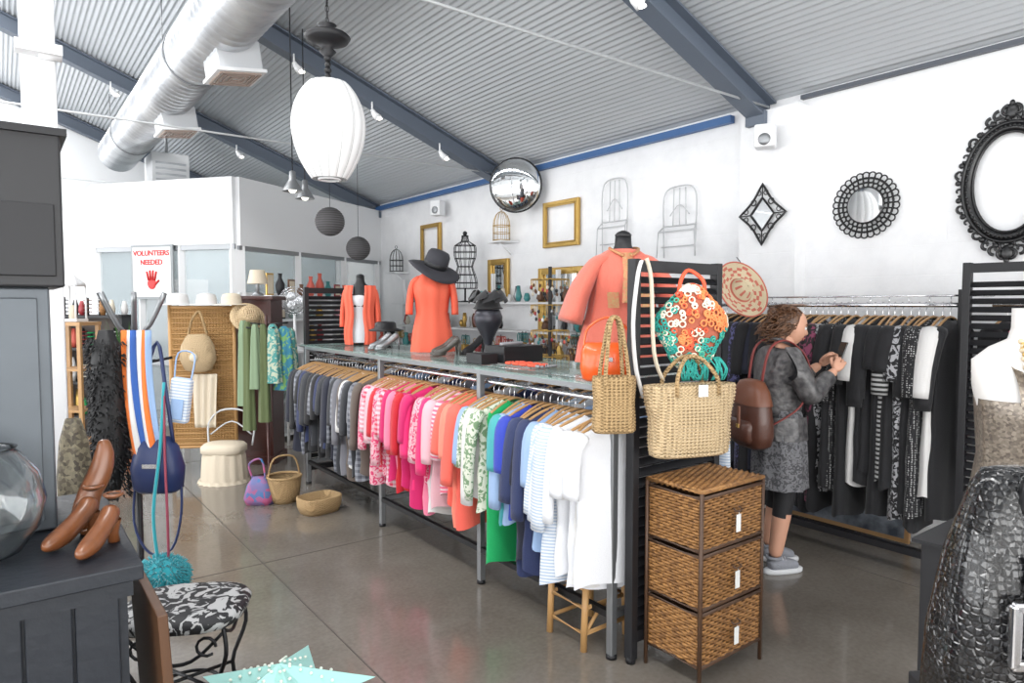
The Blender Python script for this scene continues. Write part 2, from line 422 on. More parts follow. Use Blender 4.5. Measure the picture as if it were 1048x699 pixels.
def hanger(b,P,ang,W=.2,m=None):
    m=m or HW
    T=b.T; b.T=T@Matrix.Translation(P)@Matrix.Rotation(ang,4,'Z')
    b.tube(cr([(-W,0,-.135),(-W*.55,0,-.095),(0,0,-.07),(W*.55,0,-.095),(W,0,-.135)],3),.008,m,6)
    b.tube(cr([(0,0,-.075),(0,0,-.03),(.017,0,-.012),(.014,0,.013),(-.004,0,.018),(-.016,0,.006)],3),.0022,CHROME,5)
    b.T=T
def garment(b,P,ang,m,L=.68,W=.22,sl=.3,flare=0,fold=.012,h=True):
    if h: hanger(b,P,ang,W-.03)
    T=b.T; b.T=T@Matrix.Translation(P)@Matrix.Rotation(ang,4,'Z')
    z0=-.078; ph=U(0,6); k=U(10,20); tl=U(-.02,.02)
    drop=[0,.012,.03,.055,.1,.18]+[.18+(L-.18)*i/6 for i in range(1,7)]
    hw=[.06,.085,.13,W*.9,W*.93,W*.86]+[W*(.85+flare*i/6) for i in range(1,7)]
    th=[.016,.02,.028,.036,.044,.047]+[.047+.014*i/6 for i in range(1,7)]
    n=26; vs=[]
    for q,(d,w,t) in enumerate(zip(drop,hw,th)):
        f=min(1,d/.3)
        for j in range(n):
            a=2*pi*j/n; x=w*math.cos(a); y=t*math.sin(a)*(1 if abs(math.cos(a))<.9 else .8)
            y+=fold*f*math.sin(k*x+ph)+fold*.6*f*math.sin(2.3*k*x+ph*2+d*3)
            zz=z0-d+.014*math.sin(a*3+ph)*(d/L if d>.3 else 0)
            if q==0 and math.sin(a)<0: zz-=.035*math.exp(-(x/.04)**2)
            vs.append((x+tl*d+.006*f*math.sin(d*25+ph),y,zz))
    fs=[(i*n+j,i*n+(j+1)%n,(i+1)*n+(j+1)%n,(i+1)*n+j) for i in range(len(drop)-1) for j in range(n)]
    b.add(vs,fs,m,True)
    b.tube([Vector(v) for v in vs[:n]],.006,m,5,closed=True)
    if sl:
        for sx in(-1,1):
            o=U(-.01,.03)
            b.tube(cr([(sx*W*.78,0,z0-.06),(sx*W*.98,0,z0-.11),(sx*(W+.015),o,z0-.11-sl*.5),(sx*(W+.02),o*1.5,z0-.11-sl)],3),[.04,.055,.058,.055,.053,.052,.05,.05,.05,.048],m,9,flat=.55)
    b.T=T
F=lambda n,c,**k: mat('cloth_'+n,c,.8,bump=.25,bsc=160,sheen=.12,**k)
Wh=F('white',(.70,.71,.74)); Wh2=F('offwhite',(.64,.63,.62)); WhS=F('white_stripe',(.68,.70,.73),pat='stripeZ',col2=(.38,.47,.60),sc=420)
LB=F('lightblue',(.27,.39,.60)); LBS=F('bluestripe',(.38,.49,.68),pat='stripeX',col2=(.66,.70,.76),sc=500)
NV=F('navy',(.015,.025,.085)); NV2=F('navydot',(.02,.035,.12),pat='dots',col2=(.6,.65,.75),sc=45)
RB=F('royal',(.022,.045,.38)); TQ=F('aqua',(.05,.33,.35)); EM=F('emerald',(.0,.32,.09)); GRP=F('greenprint',(.60,.62,.52),pat='floral',col2=(.16,.26,.14),sc=28)
CO=F('coral',(.82,.12,.085)); OR=F('salmon',(.82,.22,.15)); RD=F('red',(.52,.008,.02)); HP=F('hotpink',(.76,.02,.155)); MG=F('magenta',(.56,.008,.12)); PK=F('pink',(.76,.20,.31)); LP=F('lightpink',(.70,.42,.47))
PC=F('pinkcheck',(.62,.035,.09),pat='check',col2=(.7,.55,.60),sc=200); PS=F('pinkstripe',(.74,.13,.22),pat='stripeZ',col2=(.72,.55,.6),sc=260); PF=F('pinkfloral',(.70,.40,.45),pat='floral',col2=(.62,.035,.13),sc=30)
GY=F('grey',(.14,.14,.16)); GP=F('greyplaid',(.065,.07,.09),pat='check',col2=(.24,.25,.28),sc=150); BW=F('brown',(.11,.085,.07)); BK=F('black',(.006,.006,.008)); DN=F('darknavy',(.008,.010,.024)); CH=F('charcoal',(.022,.024,.03))
BD=F('blackdot',(.008,.008,.010),pat='dots',col2=(.45,.45,.45),sc=75); BF=F('blackfloral',(.010,.010,.012),pat='floral',col2=(.38,.38,.40),sc=26); BS=F('blackstripe',(.010,.010,.010),pat='stripeZ',col2=(.42,.42,.42),sc=220); BV=F('bluefloral',(.012,.012,.025),pat='floral',col2=(.10,.10,.24),sc=25); PV=F('berry',(.010,.010,.010),pat='floral',col2=(.20,.04,.09),sc=16)

def group(name,y0,y1,x,z,mats,Lr,sp=.055,W=.215,sl=(.2,.45),ang=8,flare=.05):
    b=B(name,(x,y0,z)); y=0; i=0
    while y<y1-y0-.01:
        m=mats[i%len(mats)]
        garment(b,(0,y,0),rad(U(-ang,ang)),m,L=U(*Lr),W=W*U(.92,1.06),sl=U(*sl),flare=U(0,flare*2))
        y+=sp*U(.8,1.2); i+=1
    b.done()
X1=2.21;Z1=1.165
group('hanging_white_shirts',2.13,2.38,X1,Z1,[Wh,Wh,Wh2,Wh,WhS],(.72,.82),.055,W=.24,flare=.12,ang=14)
group('hanging_pale_blue_shirts',2.40,2.52,X1,Z1,[LBS,WhS,LB],(.66,.78),.05,ang=12)
group('hanging_navy_tops',2.53,2.67,X1,Z1,[NV,DN,NV,LB],(.74,.88),.05)
group('hanging_blue_tops',2.70,2.85,X1,Z1,[RB,LB,TQ,RB],(.55,.7),.05)
b=B('hanging_green_dress',(X1,2.89,Z1)); garment(b,(0,0,0),.1,EM,L=.86,W=.20,sl=0,flare=.12,fold=.02); b.done()
group('hanging_print_tops',2.93,3.10,X1,Z1,[GRP,Wh2,GRP,LB],(.5,.66),.05)
group('hanging_coral_tops',3.18,3.36,X1,Z1,[CO,OR,CO,PS],(.58,.76),.052)
group('hanging_pink_tops',3.38,3.68,X1,Z1,[PS,LP,Wh2,HP,PF,PK],(.55,.80),.05,ang=12)
group('hanging_red_tops',3.70,4.02,X1,Z1,[MG,HP,RD,MG,PK,RD],(.6,.82),.048,ang=12)
group('hanging_check_tops',4.04,4.34,X1,Z1,[PC,PF,RD,PC,LP],(.55,.74),.05)
group('hanging_grey_tops',4.45,4.98,X1,Z1,[BW,GY,GP,CH,GP,Wh2],(.6,.8),.05)
group('hanging_dark_jackets',5.0,5.82,X1,Z1,[DN,CH,BK,NV,BK,GP,BK],(.60,.76),.055)
group('hanging_light_tops',2.15,3.05,2.77,Z1,[WhS,GY,LB,Wh],(.6,.7),.09)
group('hanging_mixed_tops',3.2,5.8,2.77,Z1,[GY,NV,Wh,BK,LB],(.6,.7),.16)

b=B('monochrome_clothes_rack')
b.cyl((4.45,1.52,1.6),(4.45,3.3,1.6),.014,CHROME)
b.cyl((4.45,1.52,1.66),(4.87,1.52,1.66),.01,CHROME)
for y in(1.54,3.28): b.box((4.45,y,.86),(.035,.035,1.66),BLACKM); b.box((4.45,y,.03),(.6,.04,.05),BLACKM)
b.cyl((4.45,1.52,1.655),(4.45,3.3,1.655),.006,CHROME)
for i in range(15): b.cyl((4.45,1.6+i*.115,1.6),(4.45,1.6+i*.115,1.655),.004,CHROME,5)
b.box((4.2,2.41,.16),(.05,1.8,.04),BLACK); b.box((4.2,1.54,.08),(.05,.05,.16),BLACK); b.box((4.2,3.28,.08),(.05,.05,.16),BLACK); b.done()
group('hanging_monochrome_tops',1.60,2.12,4.45,1.6,[BK,Wh2,BD,BK,BK,BF,BK,BS,BK,BK],(.95,1.3),.043,W=.23)
group('hanging_black_dresses',2.15,2.75,4.45,1.6,[BK,BD,BK,BF,BK,PV,BK,BK,BD,DN,BK],(1.1,1.35),.043,W=.23)
group('hanging_dark_coats',2.78,3.22,4.45,1.6,[DN,BK,BV,CH,BK],(1.0,1.3),.055,W=.23)
group('hanging_bright_tops',.95,1.36,4.55,1.6,[HP,BK,RD,TQ],(.7,.9),.08,W=.22)
b=B('bright_clothes_rail'); b.cyl((4.55,.4,1.6),(4.55,1.42,1.6),.014,CHROME); 
for y in(.42,1.40): b.cyl((4.55,y,1.6),(4.88,y,1.6),.01,CHROME)
b.done()
b=B('framed_poster',(4.74,2.35,.02),rad(-90),rad(-6)); b.box((0,0,.2),(.9,.03,.4),HW,bv=.003); b.box((0,-.018,.2),(.84,.005,.34),mat('poster_print',(.25,.28,.32),.5,pat='noise',col2=(.05,.06,.08),sc=9)); b.done()

b=B('wicker_drawer_chest',(2.255,1.69,0)); W,D=.435,.29
def weave(o,u,w,h,nrm,rows):
    o=Vector(o);u=Vector(u);nrm=Vector(nrm)
    ns=int(w/.026); 
    for r in range(rows):
        z=h*(r+.5)/rows; s=1 if r%2 else -1
        pts=[]
        for i in range(ns*2+1):
            x=w*i/(ns*2)
            pts.append(o+u*x+Vector((0,0,z))+nrm*(.0045*s*math.sin(pi*i/2)))
        b.tube(pts,h/rows*.52,WICK,5)
    for i in range(ns+1): b.cyl(o+u*(w*i/ns),o+u*(w*i/ns)+Vector((0,0,h)),.0035,WICKD,5)
for k in range(3):
    z0=.10+k*.245
    b.box((W/2,D/2,z0+.11),(W-.03,D-.03,.2),WICKD)
    weave((.012,.004,z0),(1,0,0),W-.024,.215,(0,-1,0),17)
    weave((.004,.012,z0),(0,1,0),D-.024,.215,(-1,0,0),17)
    weave((W-.004,.012,z0),(0,1,0),D-.024,.215,(1,0,0),17)
    for zz in(z0-.004,z0+.218):
        b.tube([(0,0,zz),(W,0,zz),(W,D,zz),(0,D,zz)],.0085,WICKD,6,closed=True)
    b.tube(cr([(W/2-.02,-.012,z0+.15),(W/2-.02,-.03,z0+.14),(W/2+.02,-.03,z0+.14),(W/2+.02,-.012,z0+.15)],3),.004,WICKD,6)
    b.box((W/2+.0,-.026,z0+.085),(.03,.002,.075),mat('paper_tag',(.78,.78,.76),.7)); b.tube([(W/2,-.03,z0+.14),(W/2,-.026,z0+.12)],.001,WHITE,4)
for x in(0,W):
    for y in(0,D): b.cyl((x,y,0),(x,y,.83),.009,WICKD,8)
b.at((0,0,.835)); 
for i in range(20):
    y=D*(i+.5)/20; b.tube([(x*W/12,y,.004*(1 if (i+x)%2 else -1)) for x in range(13)],.0085,WICK,5)
b.tube([(0,0,0),(W,0,0),(W,D,0),(0,D,0)],.01,WICK,6,closed=True)
b.at(); b.done()

b=B('bamboo_stool',(2.24,2.22,0)); BM=mat('bamboo',(.46,.26,.10),.45)
for x in(-.14,.14):
    for y in(-.0,.24): b.cyl((x,y,0),(x*.9,y,.32),.016,BM,10)
for z in(.08,.2,.29):
    b.tube([(-.135,0,z),(.135,0,z),(.135,.24,z),(-.135,.24,z)],.011,BM,8,closed=True)
b.box((0,.12,.325),(.32,.28,.02),BM,bv=.004)
b.tube(cr([(-.12,0,.09),(-.05,0,.16),(0,0,.19),(.05,0,.16),(.12,0,.09)],3),.009,BM,8); b.done()

# ------------------------------------------------ bags
def tote(name,loc,rz,w,h,d,m,mh,hh=.2,flare=1.25,tilt=0):
    b=B(name,loc,rz,0,tilt)
    rows=[(0,w*.42,d*.40),(.01,w*.47,d*.47)]+[(h*t,w/2*(.9+(flare-1)*.5*t)*(1+.03*math.sin(t*9)),d/2*(1+.1*math.sin(pi*t))) for t in(.15,.35,.55,.75,.9,1)]
    rows+=[(h*1.0,w/2*(.9+(flare-1)*.5)*.95,d/2*.9),(h*.9,w/2*.95*.95,d/2*.8),(h*.1,w/2*.8,d/2*.7)]
    b.loft(rows,m,32,sq=2.6,cap=(1,1))
    for i in range(int(h/.015)):
        t=(i+1)*.015/h
        if t<1:
            g=w/2*(.9+(flare-1)*.5*t)*(1+.03*math.sin(t*9)); e=d/2*(1+.1*math.sin(pi*t))
            b.loft([(h*t-.005,g*1.0,e*1.0),(h*t,g*1.025,e*1.04),(h*t+.005,g*1.0,e*1.0)],m,32,sq=2.6)
    for sy in(-1,1):
        b.tube(cr([(-w*.25,sy*d*.5,h*.85),(-w*.24,sy*d*.45,h+.03),(-w*.12,sy*d*.2,h+hh*.85),(0,sy*d*.08,h+hh),(w*.12,sy*d*.2,h+hh*.85),(w*.24,sy*d*.45,h+.03),(w*.25,sy*d*.5,h*.85)],4),.009,mh,8)
    return b.done()
tote('straw_tote_bag',(2.36,1.84,.95),rad(-20),.40,.31,.13,STRAWL,STRAW,.12,1.35)
tote('straw_shoulder_bag',(2.06,2.0,1.06),rad(-30),.20,.24,.1,STRAW,STRAW,.25,1.0)
b=B('paper_price_tag',(2.34,1.755,1.24),rad(-20)); b.box((0,0,0),(.045,.002,.05),mat('paper_tag',(.8,.8,.8),.7)); b.done()
TEAL=mat('teal_yarn',(.03,.34,.29),.85,bump=.5)
b=B('crochet_bag',(2.44,1.9,1.50),rad(-30))
lump=lambda p: Vector((p.x*(1+.12*math.sin(p.z*25+1)-max(0,p.z-.05)*1.6),p.y*(1+.15*math.sin(p.z*18)),p.z*1.08))
b.ell((0,0,0),(.14,.055,.17),mat('crochet_core',(.42,.12,.07),.9),20,14,lump)
yc=mat('yarn_coral',(.82,.11,.05),.85); yo=mat('yarn_orange',(.85,.26,.09),.85); ycr=mat('yarn_cream',(.72,.68,.55),.85); yg=mat('yarn_green',(.10,.45,.30),.85)
for i in range(620):
    a=U(0,2*pi);t=math.acos(U(-1,1)); p=Vector((.148*math.sin(t)*math.cos(a),.064*math.sin(t)*math.sin(a),.178*math.cos(t)))
    q=p.z-p.x*.5; g=noise.noise(p*14)
    m=(TEAL if random.random()<.6 else random.choice((yg,ycr))) if (q<-.07 or p.x<-.09) else (ycr if g>.12 else (yc if g>-.15 else yo))
    p=lump(p)
    nrm=Vector((p.x/.135**2,p.y/.06**2,p.z/.165**2)).normalized(); u=nrm.orthogonal().normalized(); v=nrm.cross(u)
    R_=U(.008,.014); b.tube([p+u*R_*math.cos(k*pi/4)+v*R_*math.sin(k*pi/4) for k in range(8)],.004,m,5,closed=True)
b.tube(cr([(-.06,0,.15),(-.05,0,.21),(.0,.04,.255),(.05,0,.21),(.06,0,.15)],4),.009,yc,6)
for i in range(30): x=U(-.06,.12); b.tube(cr([(x,-.03,-.13),(x+U(-.03,.03),-.06,-.18),(x+U(-.03,.03),-.04,-.23)],3),.004,TEAL,5)
b.done()
b=B('orange_handbag',(2.22,2.20,1.253),rad(-34)); OL=mat('orange_leather',(.80,.105,.012),.35,coat=.3)
b.loft([(0,.10,.035),(.01,.115,.045),(.06,.125,.05),(.12,.12,.045),(.165,.105,.03),(.17,.09,.015)],OL,28,sq=3.5,cap=(1,1))
b.loft([(.09,.121,.052),(.13,.121,.051),(.17,.107,.034),(.176,.1,.02)],OL,28,sq=3.5,cap=(0,1)); b.box((0,-.053,.1),(.03,.008,.02),CHROME,bv=.002)
b.tube(cr([(-.11,0,.15),(-.09,0,.24),(-.0,0,.29),(.09,0,.24),(.11,0,.15)],5),.006,OL,6); b.done()
b=B('leather_strap',(2.19,1.97,0)); b.tube(cr([(.0,0,1.79),(-.035,-.01,1.72),(-.06,-.01,1.52),(-.05,-.02,1.33),(.0,-.02,1.20)],4),.010,Wh2,6,flat=.3)
b.tube(cr([(.03,-.0,1.8),(.04,-.02,1.7),(.05,-.03,1.4),(.1,-.04,1.27)],4),.012,CREAM,6,flat=.3); b.done()

# ------------------------------------------------ mannequins
def torso_rows(q=.9): return [(0,.135*q,.10*q),(.05,.15*q,.11*q),(.15,.15*q,.11*q),(.27,.115*q,.085*q),(.36,.125*q,.095*q,0,-.01),(.45,.145*q,.115*q,0,-.02),(.53,.155*q,.105*q,0,-.01),(.585,.165*q,.075*q),(.615,.11*q,.055*q),(.645,.06,.05),(.67,.05,.048),(.72,.047,.045)]
def mannequin(name,loc,rz,body,fn,scale=1):
    b=B(name,loc,rz,scale=scale)
    b.loft(torso_rows(),body,28,cap=(1,1))
    b.lathe([(.047,.72),(.05,.73),(.035,.745),(.012,.755)],body,16,cap=(0,1))
    b.lathe([(.11,-.08),(.11,-.065),(.03,-.05),(.012,-.03),(.012,0)],BLACKM,20,cap=(1,0))
    fn(b); return b.done()
def sleeve(b,sx,m,L=.3,r0=.06,r1=.08,out=.25,y=0,flat=.6):
    b.tube(cr([(sx*.10,y,.595),(sx*.17,y,.55),(sx*(.18+out*.35),y-.01,.56-L*.5),(sx*(.18+out*.5),y-.02,.56-L)],4),[r0*.7,r0,r0,r0,(r0+r1)/2,(r0+r1)/2,r1,r1,r1,r1,r1,r1,r1],m,14,flat=flat)
KAF=mat('kaftan_coral',(.66,.15,.10),.7,bump=.3,bsc=120,sheen=.3)
def f3(b):
    b.loft([(-.02,.27,.16),(.1,.25,.15),(.25,.21,.135),(.38,.185,.13),(.47,.18,.135,0,-.02),(.55,.18,.115,0,-.01),(.60,.155,.085),(.63,.11,.066),(.645,.08,.062)],KAF,56,.045,9)
    for sx in(-1,1):
        b.tube(cr([(sx*.09,0,.595),(sx*.17,0,.55),(sx*.26,-.01,.40),(sx*.32,-.02,.22)],4),[.05,.065,.075,.085,.095,.10,.11,.12,.125,.13,.135,.14,.14],KAF,16,flat=.5)
    G=mat('gold_embroidery',(.45,.30,.13),.5,.3,pat='vor',col2=(.56,.18,.10),sc=110,bump=.5)
    b.surf(lambda u,v:Vector(((v-.5)*.085*(1-.3*u),-.152-.012*math.cos((v-.5)*3)+(.065*max(0,(u-.55))/.45),.33+.29*u)),12,6,G)
    for sx in(-1,1):
        b.tube(cr([(sx*.02,-.10,.60),(sx*.055,-.085,.62),(sx*.085,-.03,.645),(sx*.07,.04,.655)],3),.01,G,6)
        b.surf(lambda u,v:Vector((sx*(.06+.07*v),-.168-.01*v+.03*u,.30+.09*u)),4,4,G)
mannequin('kaftan_mannequin',(2.74,2.60,1.305),rad(-32),BLACK,f3,.93)
def f2(b):
    b.loft([(-.08,.20,.14),(.1,.175,.13),(.27,.14,.108),(.38,.15,.12),(.47,.165,.135,0,-.02),(.55,.168,.12),(.60,.14,.085),(.635,.085,.065)],CORAL,40,.045,8)
    for sx in(-1,1): sleeve(b,sx,CORAL,.30,r0=.05,r1=.055,out=.06)
    HT=mat('hat_grey',(.035,.035,.043),.8)
    b.at((.03,-.02,.70),0,rad(18),rad(20),1.05)
    b.lathe([(.10,0),(.105,.05),(.10,.11),(.085,.135),(.03,.145),(.0,.145)],HT,32)
    b.lathe([(.104,.0),(.108,.012),(.107,.04),(.103,.045)],BLACK,32)
    vs=[];n=40
    for r,dz in((.10,.0),(.15,-.005),(.20,-.02),(.235,-.04),(.225,-.045),(.19,-.028),(.14,-.012),(.1,-.008)):
        for j in range(n):
            a=2*pi*j/n; vs.append((r*math.cos(a),r*math.sin(a),dz+.022*math.sin(2*a+.6)*(r-.1)/.13))
    b.add(vs,[(i*n+j,i*n+(j+1)%n,(i+1)*n+(j+1)%n,(i+1)*n+j) for i in range(7) for j in range(n)],HT)
    b.at()
    b.ell((0,0,.73),(.06,.07,.085),BLACK)
mannequin('hat_mannequin',(2.60,4.42,1.315),rad(-35),BLACK,f2,.82)
def f1(b):
    b.loft([(-.04,.16,.118),(.1,.158,.116),(.27,.122,.092),(.38,.132,.10),(.46,.15,.12,0,-.02),(.52,.15,.10)],Wh,32,.02,7)
    for sx in(-1,1):
        b.tube(cr([(sx*.07,-.11,.52),(sx*.075,-.06,.60),(sx*.07,.02,.63)],3),.006,Wh,6)
        sleeve(b,sx,CORAL,.42,r0=.05,r1=.05,out=.06)
        b.surf(lambda u,v:Vector((sx*(.06+.115*v+.01*math.sin(u*9)),-.135*math.sqrt(max(0,1-(v*.9)**2))-.012+.06*max(0,u-.8)/.2+.008*math.sin(v*14+u*3),-.06+.68*u)),14,10,CORAL)
    b.surf(lambda u,v:Vector((.18*math.cos(pi*v),.12*math.sin(pi*v)+.01,-.06+.67*u)),12,16,CORAL)
mannequin('cardigan_mannequin',(2.55,5.58,1.30),rad(-35),BLACK,f1,.76)
b=B('fascinator_display',(2.5,3.55,1.253),rad(-35)); VEL=mat('black_velvet',(.008,.008,.01),.7,sheen=.4)
b.lathe([(.09,0),(.09,.012),(.03,.03),(.022,.08),(.035,.13),(.06,.18),(.09,.23),(.095,.27),(.08,.31),(.045,.345),(0,.355)],mat('bust_silver',(.04,.04,.05),.35,.4),24,cap=(1,0))
b.lathe([(0,.40),(.04,.395),(.075,.365),(.085,.335),(.1,.325),(.09,.32)],VEL,24)
for i in range(9):
    a=i*.7; b.surf(lambda u,v:Vector((math.cos(a)*.05+(.08*u)*math.cos(a+.8*(v-.5)*2),-.02+math.sin(a)*.04+(.07*u)*math.sin(a+.8*(v-.5)*2),.355+.05*math.sin(u*pi)*1.0+.04*v)),6,5,VEL)
b.done()

def heel(b,m):
    b.loft([(0,.02,.012,0,-.09),(.004,.034,.045,0,-.06),(.02,.03,.05,0,-.055)],m,16,cap=(1,0))
    b.mesh(chain([(0,-.10,.018),(0,-.05,.028),(0,.0,.055),(0,.06,.105),(0,.085,.12)],[.02,.032,.025,.028,.028]),lambda c:m); b.cyl((0,.08,.10),(0,.088,0),.014,m,8,.006)
b=B('high_heel_shoes',(2.45,3.98,1.253),rad(-110))
for q in(-.05,.05): b.at((q,0,0)); heel(b,mat('shoe_taupe',(.08,.07,.06),.3))
b.at((-.02,.2,0),.4); heel(b,BLACK)
b.at(); b.done()
b=B('black_display_boxes',(2.5,3.2,1.253))
b.box((.02,.10,.05),(.3,.2,.10),BLACK,bv=.004); b.box((-.22,.10,.03),(.12,.16,.06),BLACK,bv=.004)
b.tube(cr([(-.1,.08,.11),(0,.06,.115),(.08,.1,.11)],4),.012,mat('beads_grey',(.3,.3,.32),.3),6); b.done()
b=B('flat_cap_display',(2.5,5.0,1.253),rad(-20)); b.lathe([(.06,0),(.06,.01),(.01,.02),(.01,.14)],BLACKM,16,cap=(1,0)); b.lathe([(.13,.135),(.135,.145),(.09,.16),(.085,.20),(.07,.21),(0,.215)],BLACK,24,cap=(1,0)); b.done()
b=B('silver_evening_shoes',(2.38,4.72,1.253)); 
for q in(0,.12): b.at((0,q,0),rad(-100)); heel(b,STEEL)
b.at(); b.done()
b=B('bead_necklace_display',(2.40,2.95,1.253)); random.seed(4)
for k in range(5):
    m=random.choice([BLACK,STEEL,CORAL,GOLD])
    for i in range(24): a=i/24*2*pi; b.ell((.06*math.cos(a)+U(-.003,.003),k*.07-.1+.04*math.sin(a),.009),.008,m,6,5)
b.done()

# ------------------------------------------------ WOMAN
SK=mat('skin',(.58,.31,.21),.5); LEA=mat('grey_leather',(.035,.034,.037),.35,pat='noise',col2=(.115,.11,.11),sc=30,bump=.4,bsc=40)
CARD=mat('grey_tunic',(.15,.15,.16),.85,pat='floral',col2=(.055,.055,.06),sc=35,bump=.3)
HAIR=mat('brown_hair',(.055,.024,.012),.45,pat='noise',col2=(.15,.068,.03),sc=50)
WL=(3.74,2.25,0)
b=B('woman',WL,rad(-33),scale=.98)
bp=[(0,0,.88),(-.01,0,1.0),(-.02,0,1.14),(-.01,0,1.27),(.005,0,1.36),(.03,0,1.42),(.045,0,1.46),
 (.0,.09,.82),(.05,.10,.46),(.0,.11,.09),(0,-.09,.82),(.0,-.09,.46),(-.06,-.10,.09),
 (-.01,.14,1.315),(.12,.19,1.10),(.31,.09,1.26),
 (-.01,-.14,1.315),(.09,-.20,1.09),(.30,-.09,1.24)]
be=[(0,1),(1,2),(2,3),(3,4),(4,5),(5,6),(0,7),(7,8),(8,9),(0,10),(10,11),(11,12),(3,13),(13,14),(14,15),(3,16),(16,17),(17,18)]
br=[.145,.125,.13,.125,.07,.055,.05,.10,.066,.042,.10,.066,.042,.055,.042,.028,.055,.042,.028]
me=skinmesh(bp,be,br,2)
LEG=mat('black_leggings',(.010,.010,.012),.7)
b.mesh(me,lambda c: SK if (c.z<.36 or c.z>1.36 or c.x>.2) else LEG)
jp=[(0,0,.93),(-.015,0,1.02),(-.02,0,1.14),(-.01,0,1.27),(.0,0,1.35)]+[(-.01,.145,1.32),(.05,.185,1.21),(.12,.195,1.09),(.20,.15,1.17),(.275,.11,1.235),(-.01,-.145,1.32),(.04,-.19,1.21),(.09,-.205,1.08),(.18,-.15,1.155),(.265,-.11,1.215)]
je=[(0,1),(1,2),(2,3),(3,4),(3,5),(5,6),(6,7),(7,8),(8,9),(3,10),(10,11),(11,12),(12,13),(13,14)]
jr=[.155,.148,.15,.148,.09,.080,.070,.066,.056,.050,.080,.070,.068,.056,.050]
b.mesh(skinmesh(jp,je,jr,2),lambda c:LEA)
b.tube(cr([(.06,.05,1.38),(.085,.02,1.33),(.085,-.03,1.33),(.05,-.07,1.385),(-.03,-.06,1.42),(-.06,0,1.425),(-.03,.06,1.42)],3,True),.02,LEA,8,closed=True,flat=.7)
b.loft([(1.0,.11,.145),(.92,.138,.165),(.8,.15,.178),(.68,.155,.182),(.58,.158,.185),(.52,.163,.19)],CARD,48,.045,9)
b.loft([(.96,.150,.170),(.9,.156,.178),(.82,.160,.184)],LEA,36,.02,8)
def hf(p):
    x,y,z=p; q=Vector(p)
    if z<0:
        t=-z/.115; q.y*=1-.42*t*t; q.x=x*(1-.25*t*t)+.018*t if x>0 else x*(1-.45*t)
    g=lambda cy,cz,s,a: a*math.exp(-((y-cy)**2+(z-cz)**2)/(s*s)) if x>0 else 0
    q.x+=g(0,-.018,.013,.020)+g(0,.0,.011,.010)-g(.030,.012,.014,.009)-g(-.030,.012,.014,.009)+g(0,.034,.03,.003)+g(0,-.052,.013,.008)+g(0,-.064,.010,.004)+g(0,-.095,.02,.008)+g(.035,-.025,.02,.003)+g(-.035,-.025,.02,.003)
    return q
HT_=Matrix.Translation((.065,0,1.50))@Matrix.Rotation(rad(-8),4,'Z')@Matrix.Rotation(rad(16),4,'Y')
b.T=HT_
b.ell((0,0,0),(.088,.070,.112),SK,56,48,hf)
EY=mat('eye_white',(.7,.7,.7),.2); IR=mat('iris_dark',(.05,.03,.02),.2); LIP=mat('lips',(.42,.12,.10),.4)
for s in(-1,1):
    b.ell((.070,s*.030,.010),.0125,EY,12,8); b.ell((.0785,s*.031,.008),.0055,IR,10,6)
    b.tube(cr([(.070,s*.048,.018),(.083,s*.032,.021),(.084,s*.018,.016)],3),.0025,HAIR,5)
    b.tube(cr([(.068,s*.05,.032),(.086,s*.033,.038),(.089,s*.014,.033)],3),.0035,HAIR,5)
    b.ring((-.002,s*.071,-.005),.013,.005,SK,'y',14,6,.022); b.ell((-.002,s*.069,-.005),(.012,.006,.02),SK)
b.tube(cr([(.080,.022,-.052),(.093,.010,-.048),(.095,0,-.050),(.093,-.010,-.048),(.080,-.022,-.052)],3),.0042,LIP,6)
b.tube(cr([(.080,.020,-.055),(.091,.008,-.059),(.091,-.008,-.059),(.080,-.020,-.055)],3),.0045,LIP,6)
def cap(p):
    q=Vector(p); 
    if q.x>.03: q.x=.03+(q.x-.03)*(.55 if q.z<.055 else 1.0)
    return q
b.ell((-.022,0,.020),(.088,.075,.101),HAIR,28,20,cap)
random.seed(3)
for i in range(300):
    a=U(0,2*pi); t=math.acos(U(-.8,1)); d=Vector((math.sin(t)*math.cos(a),math.sin(t)*math.sin(a),math.cos(t)))
    if d.x>.35 and d.z<.66: continue
    p=Vector((-.022,0,.020))+Vector((d.x*.086,d.y*.075,d.z*.098))
    o=d.orthogonal().normalized(); w=d.cross(o); L=U(.05,.09) if d.z>0 else U(.07,.14); pts=[]; R_=U(.005,.010); ph=U(0,6)
    bias=Vector((-.75,0,-.65)) if d.z<.7 else Vector((-.9,d.y,-.25))
    for k in range(12):
        s=k/11; pts.append(p+d*(.002+.012*math.sin(s*pi*.9))+bias*L*s+(o*math.cos(ph+s*9)+w*math.sin(ph+s*9))*R_)
    b.tube(pts,[.005,.002],HAIR,5)
for i in range(60):
    a=U(0,6.28); c=Vector((-.125,0,.05)); ax=Vector((U(-1,1),U(-1,1),U(-1,1))).normalized(); o=ax.orthogonal().normalized(); w=ax.cross(o); rr=U(.018,.040)
    b.tube([c+(o*math.cos(a+k*.5)+w*math.sin(a+k*.5))*rr+ax*U(-.002,.002) for k in range(9)],.005,HAIR,5)
b.T=Matrix.Identity(4)
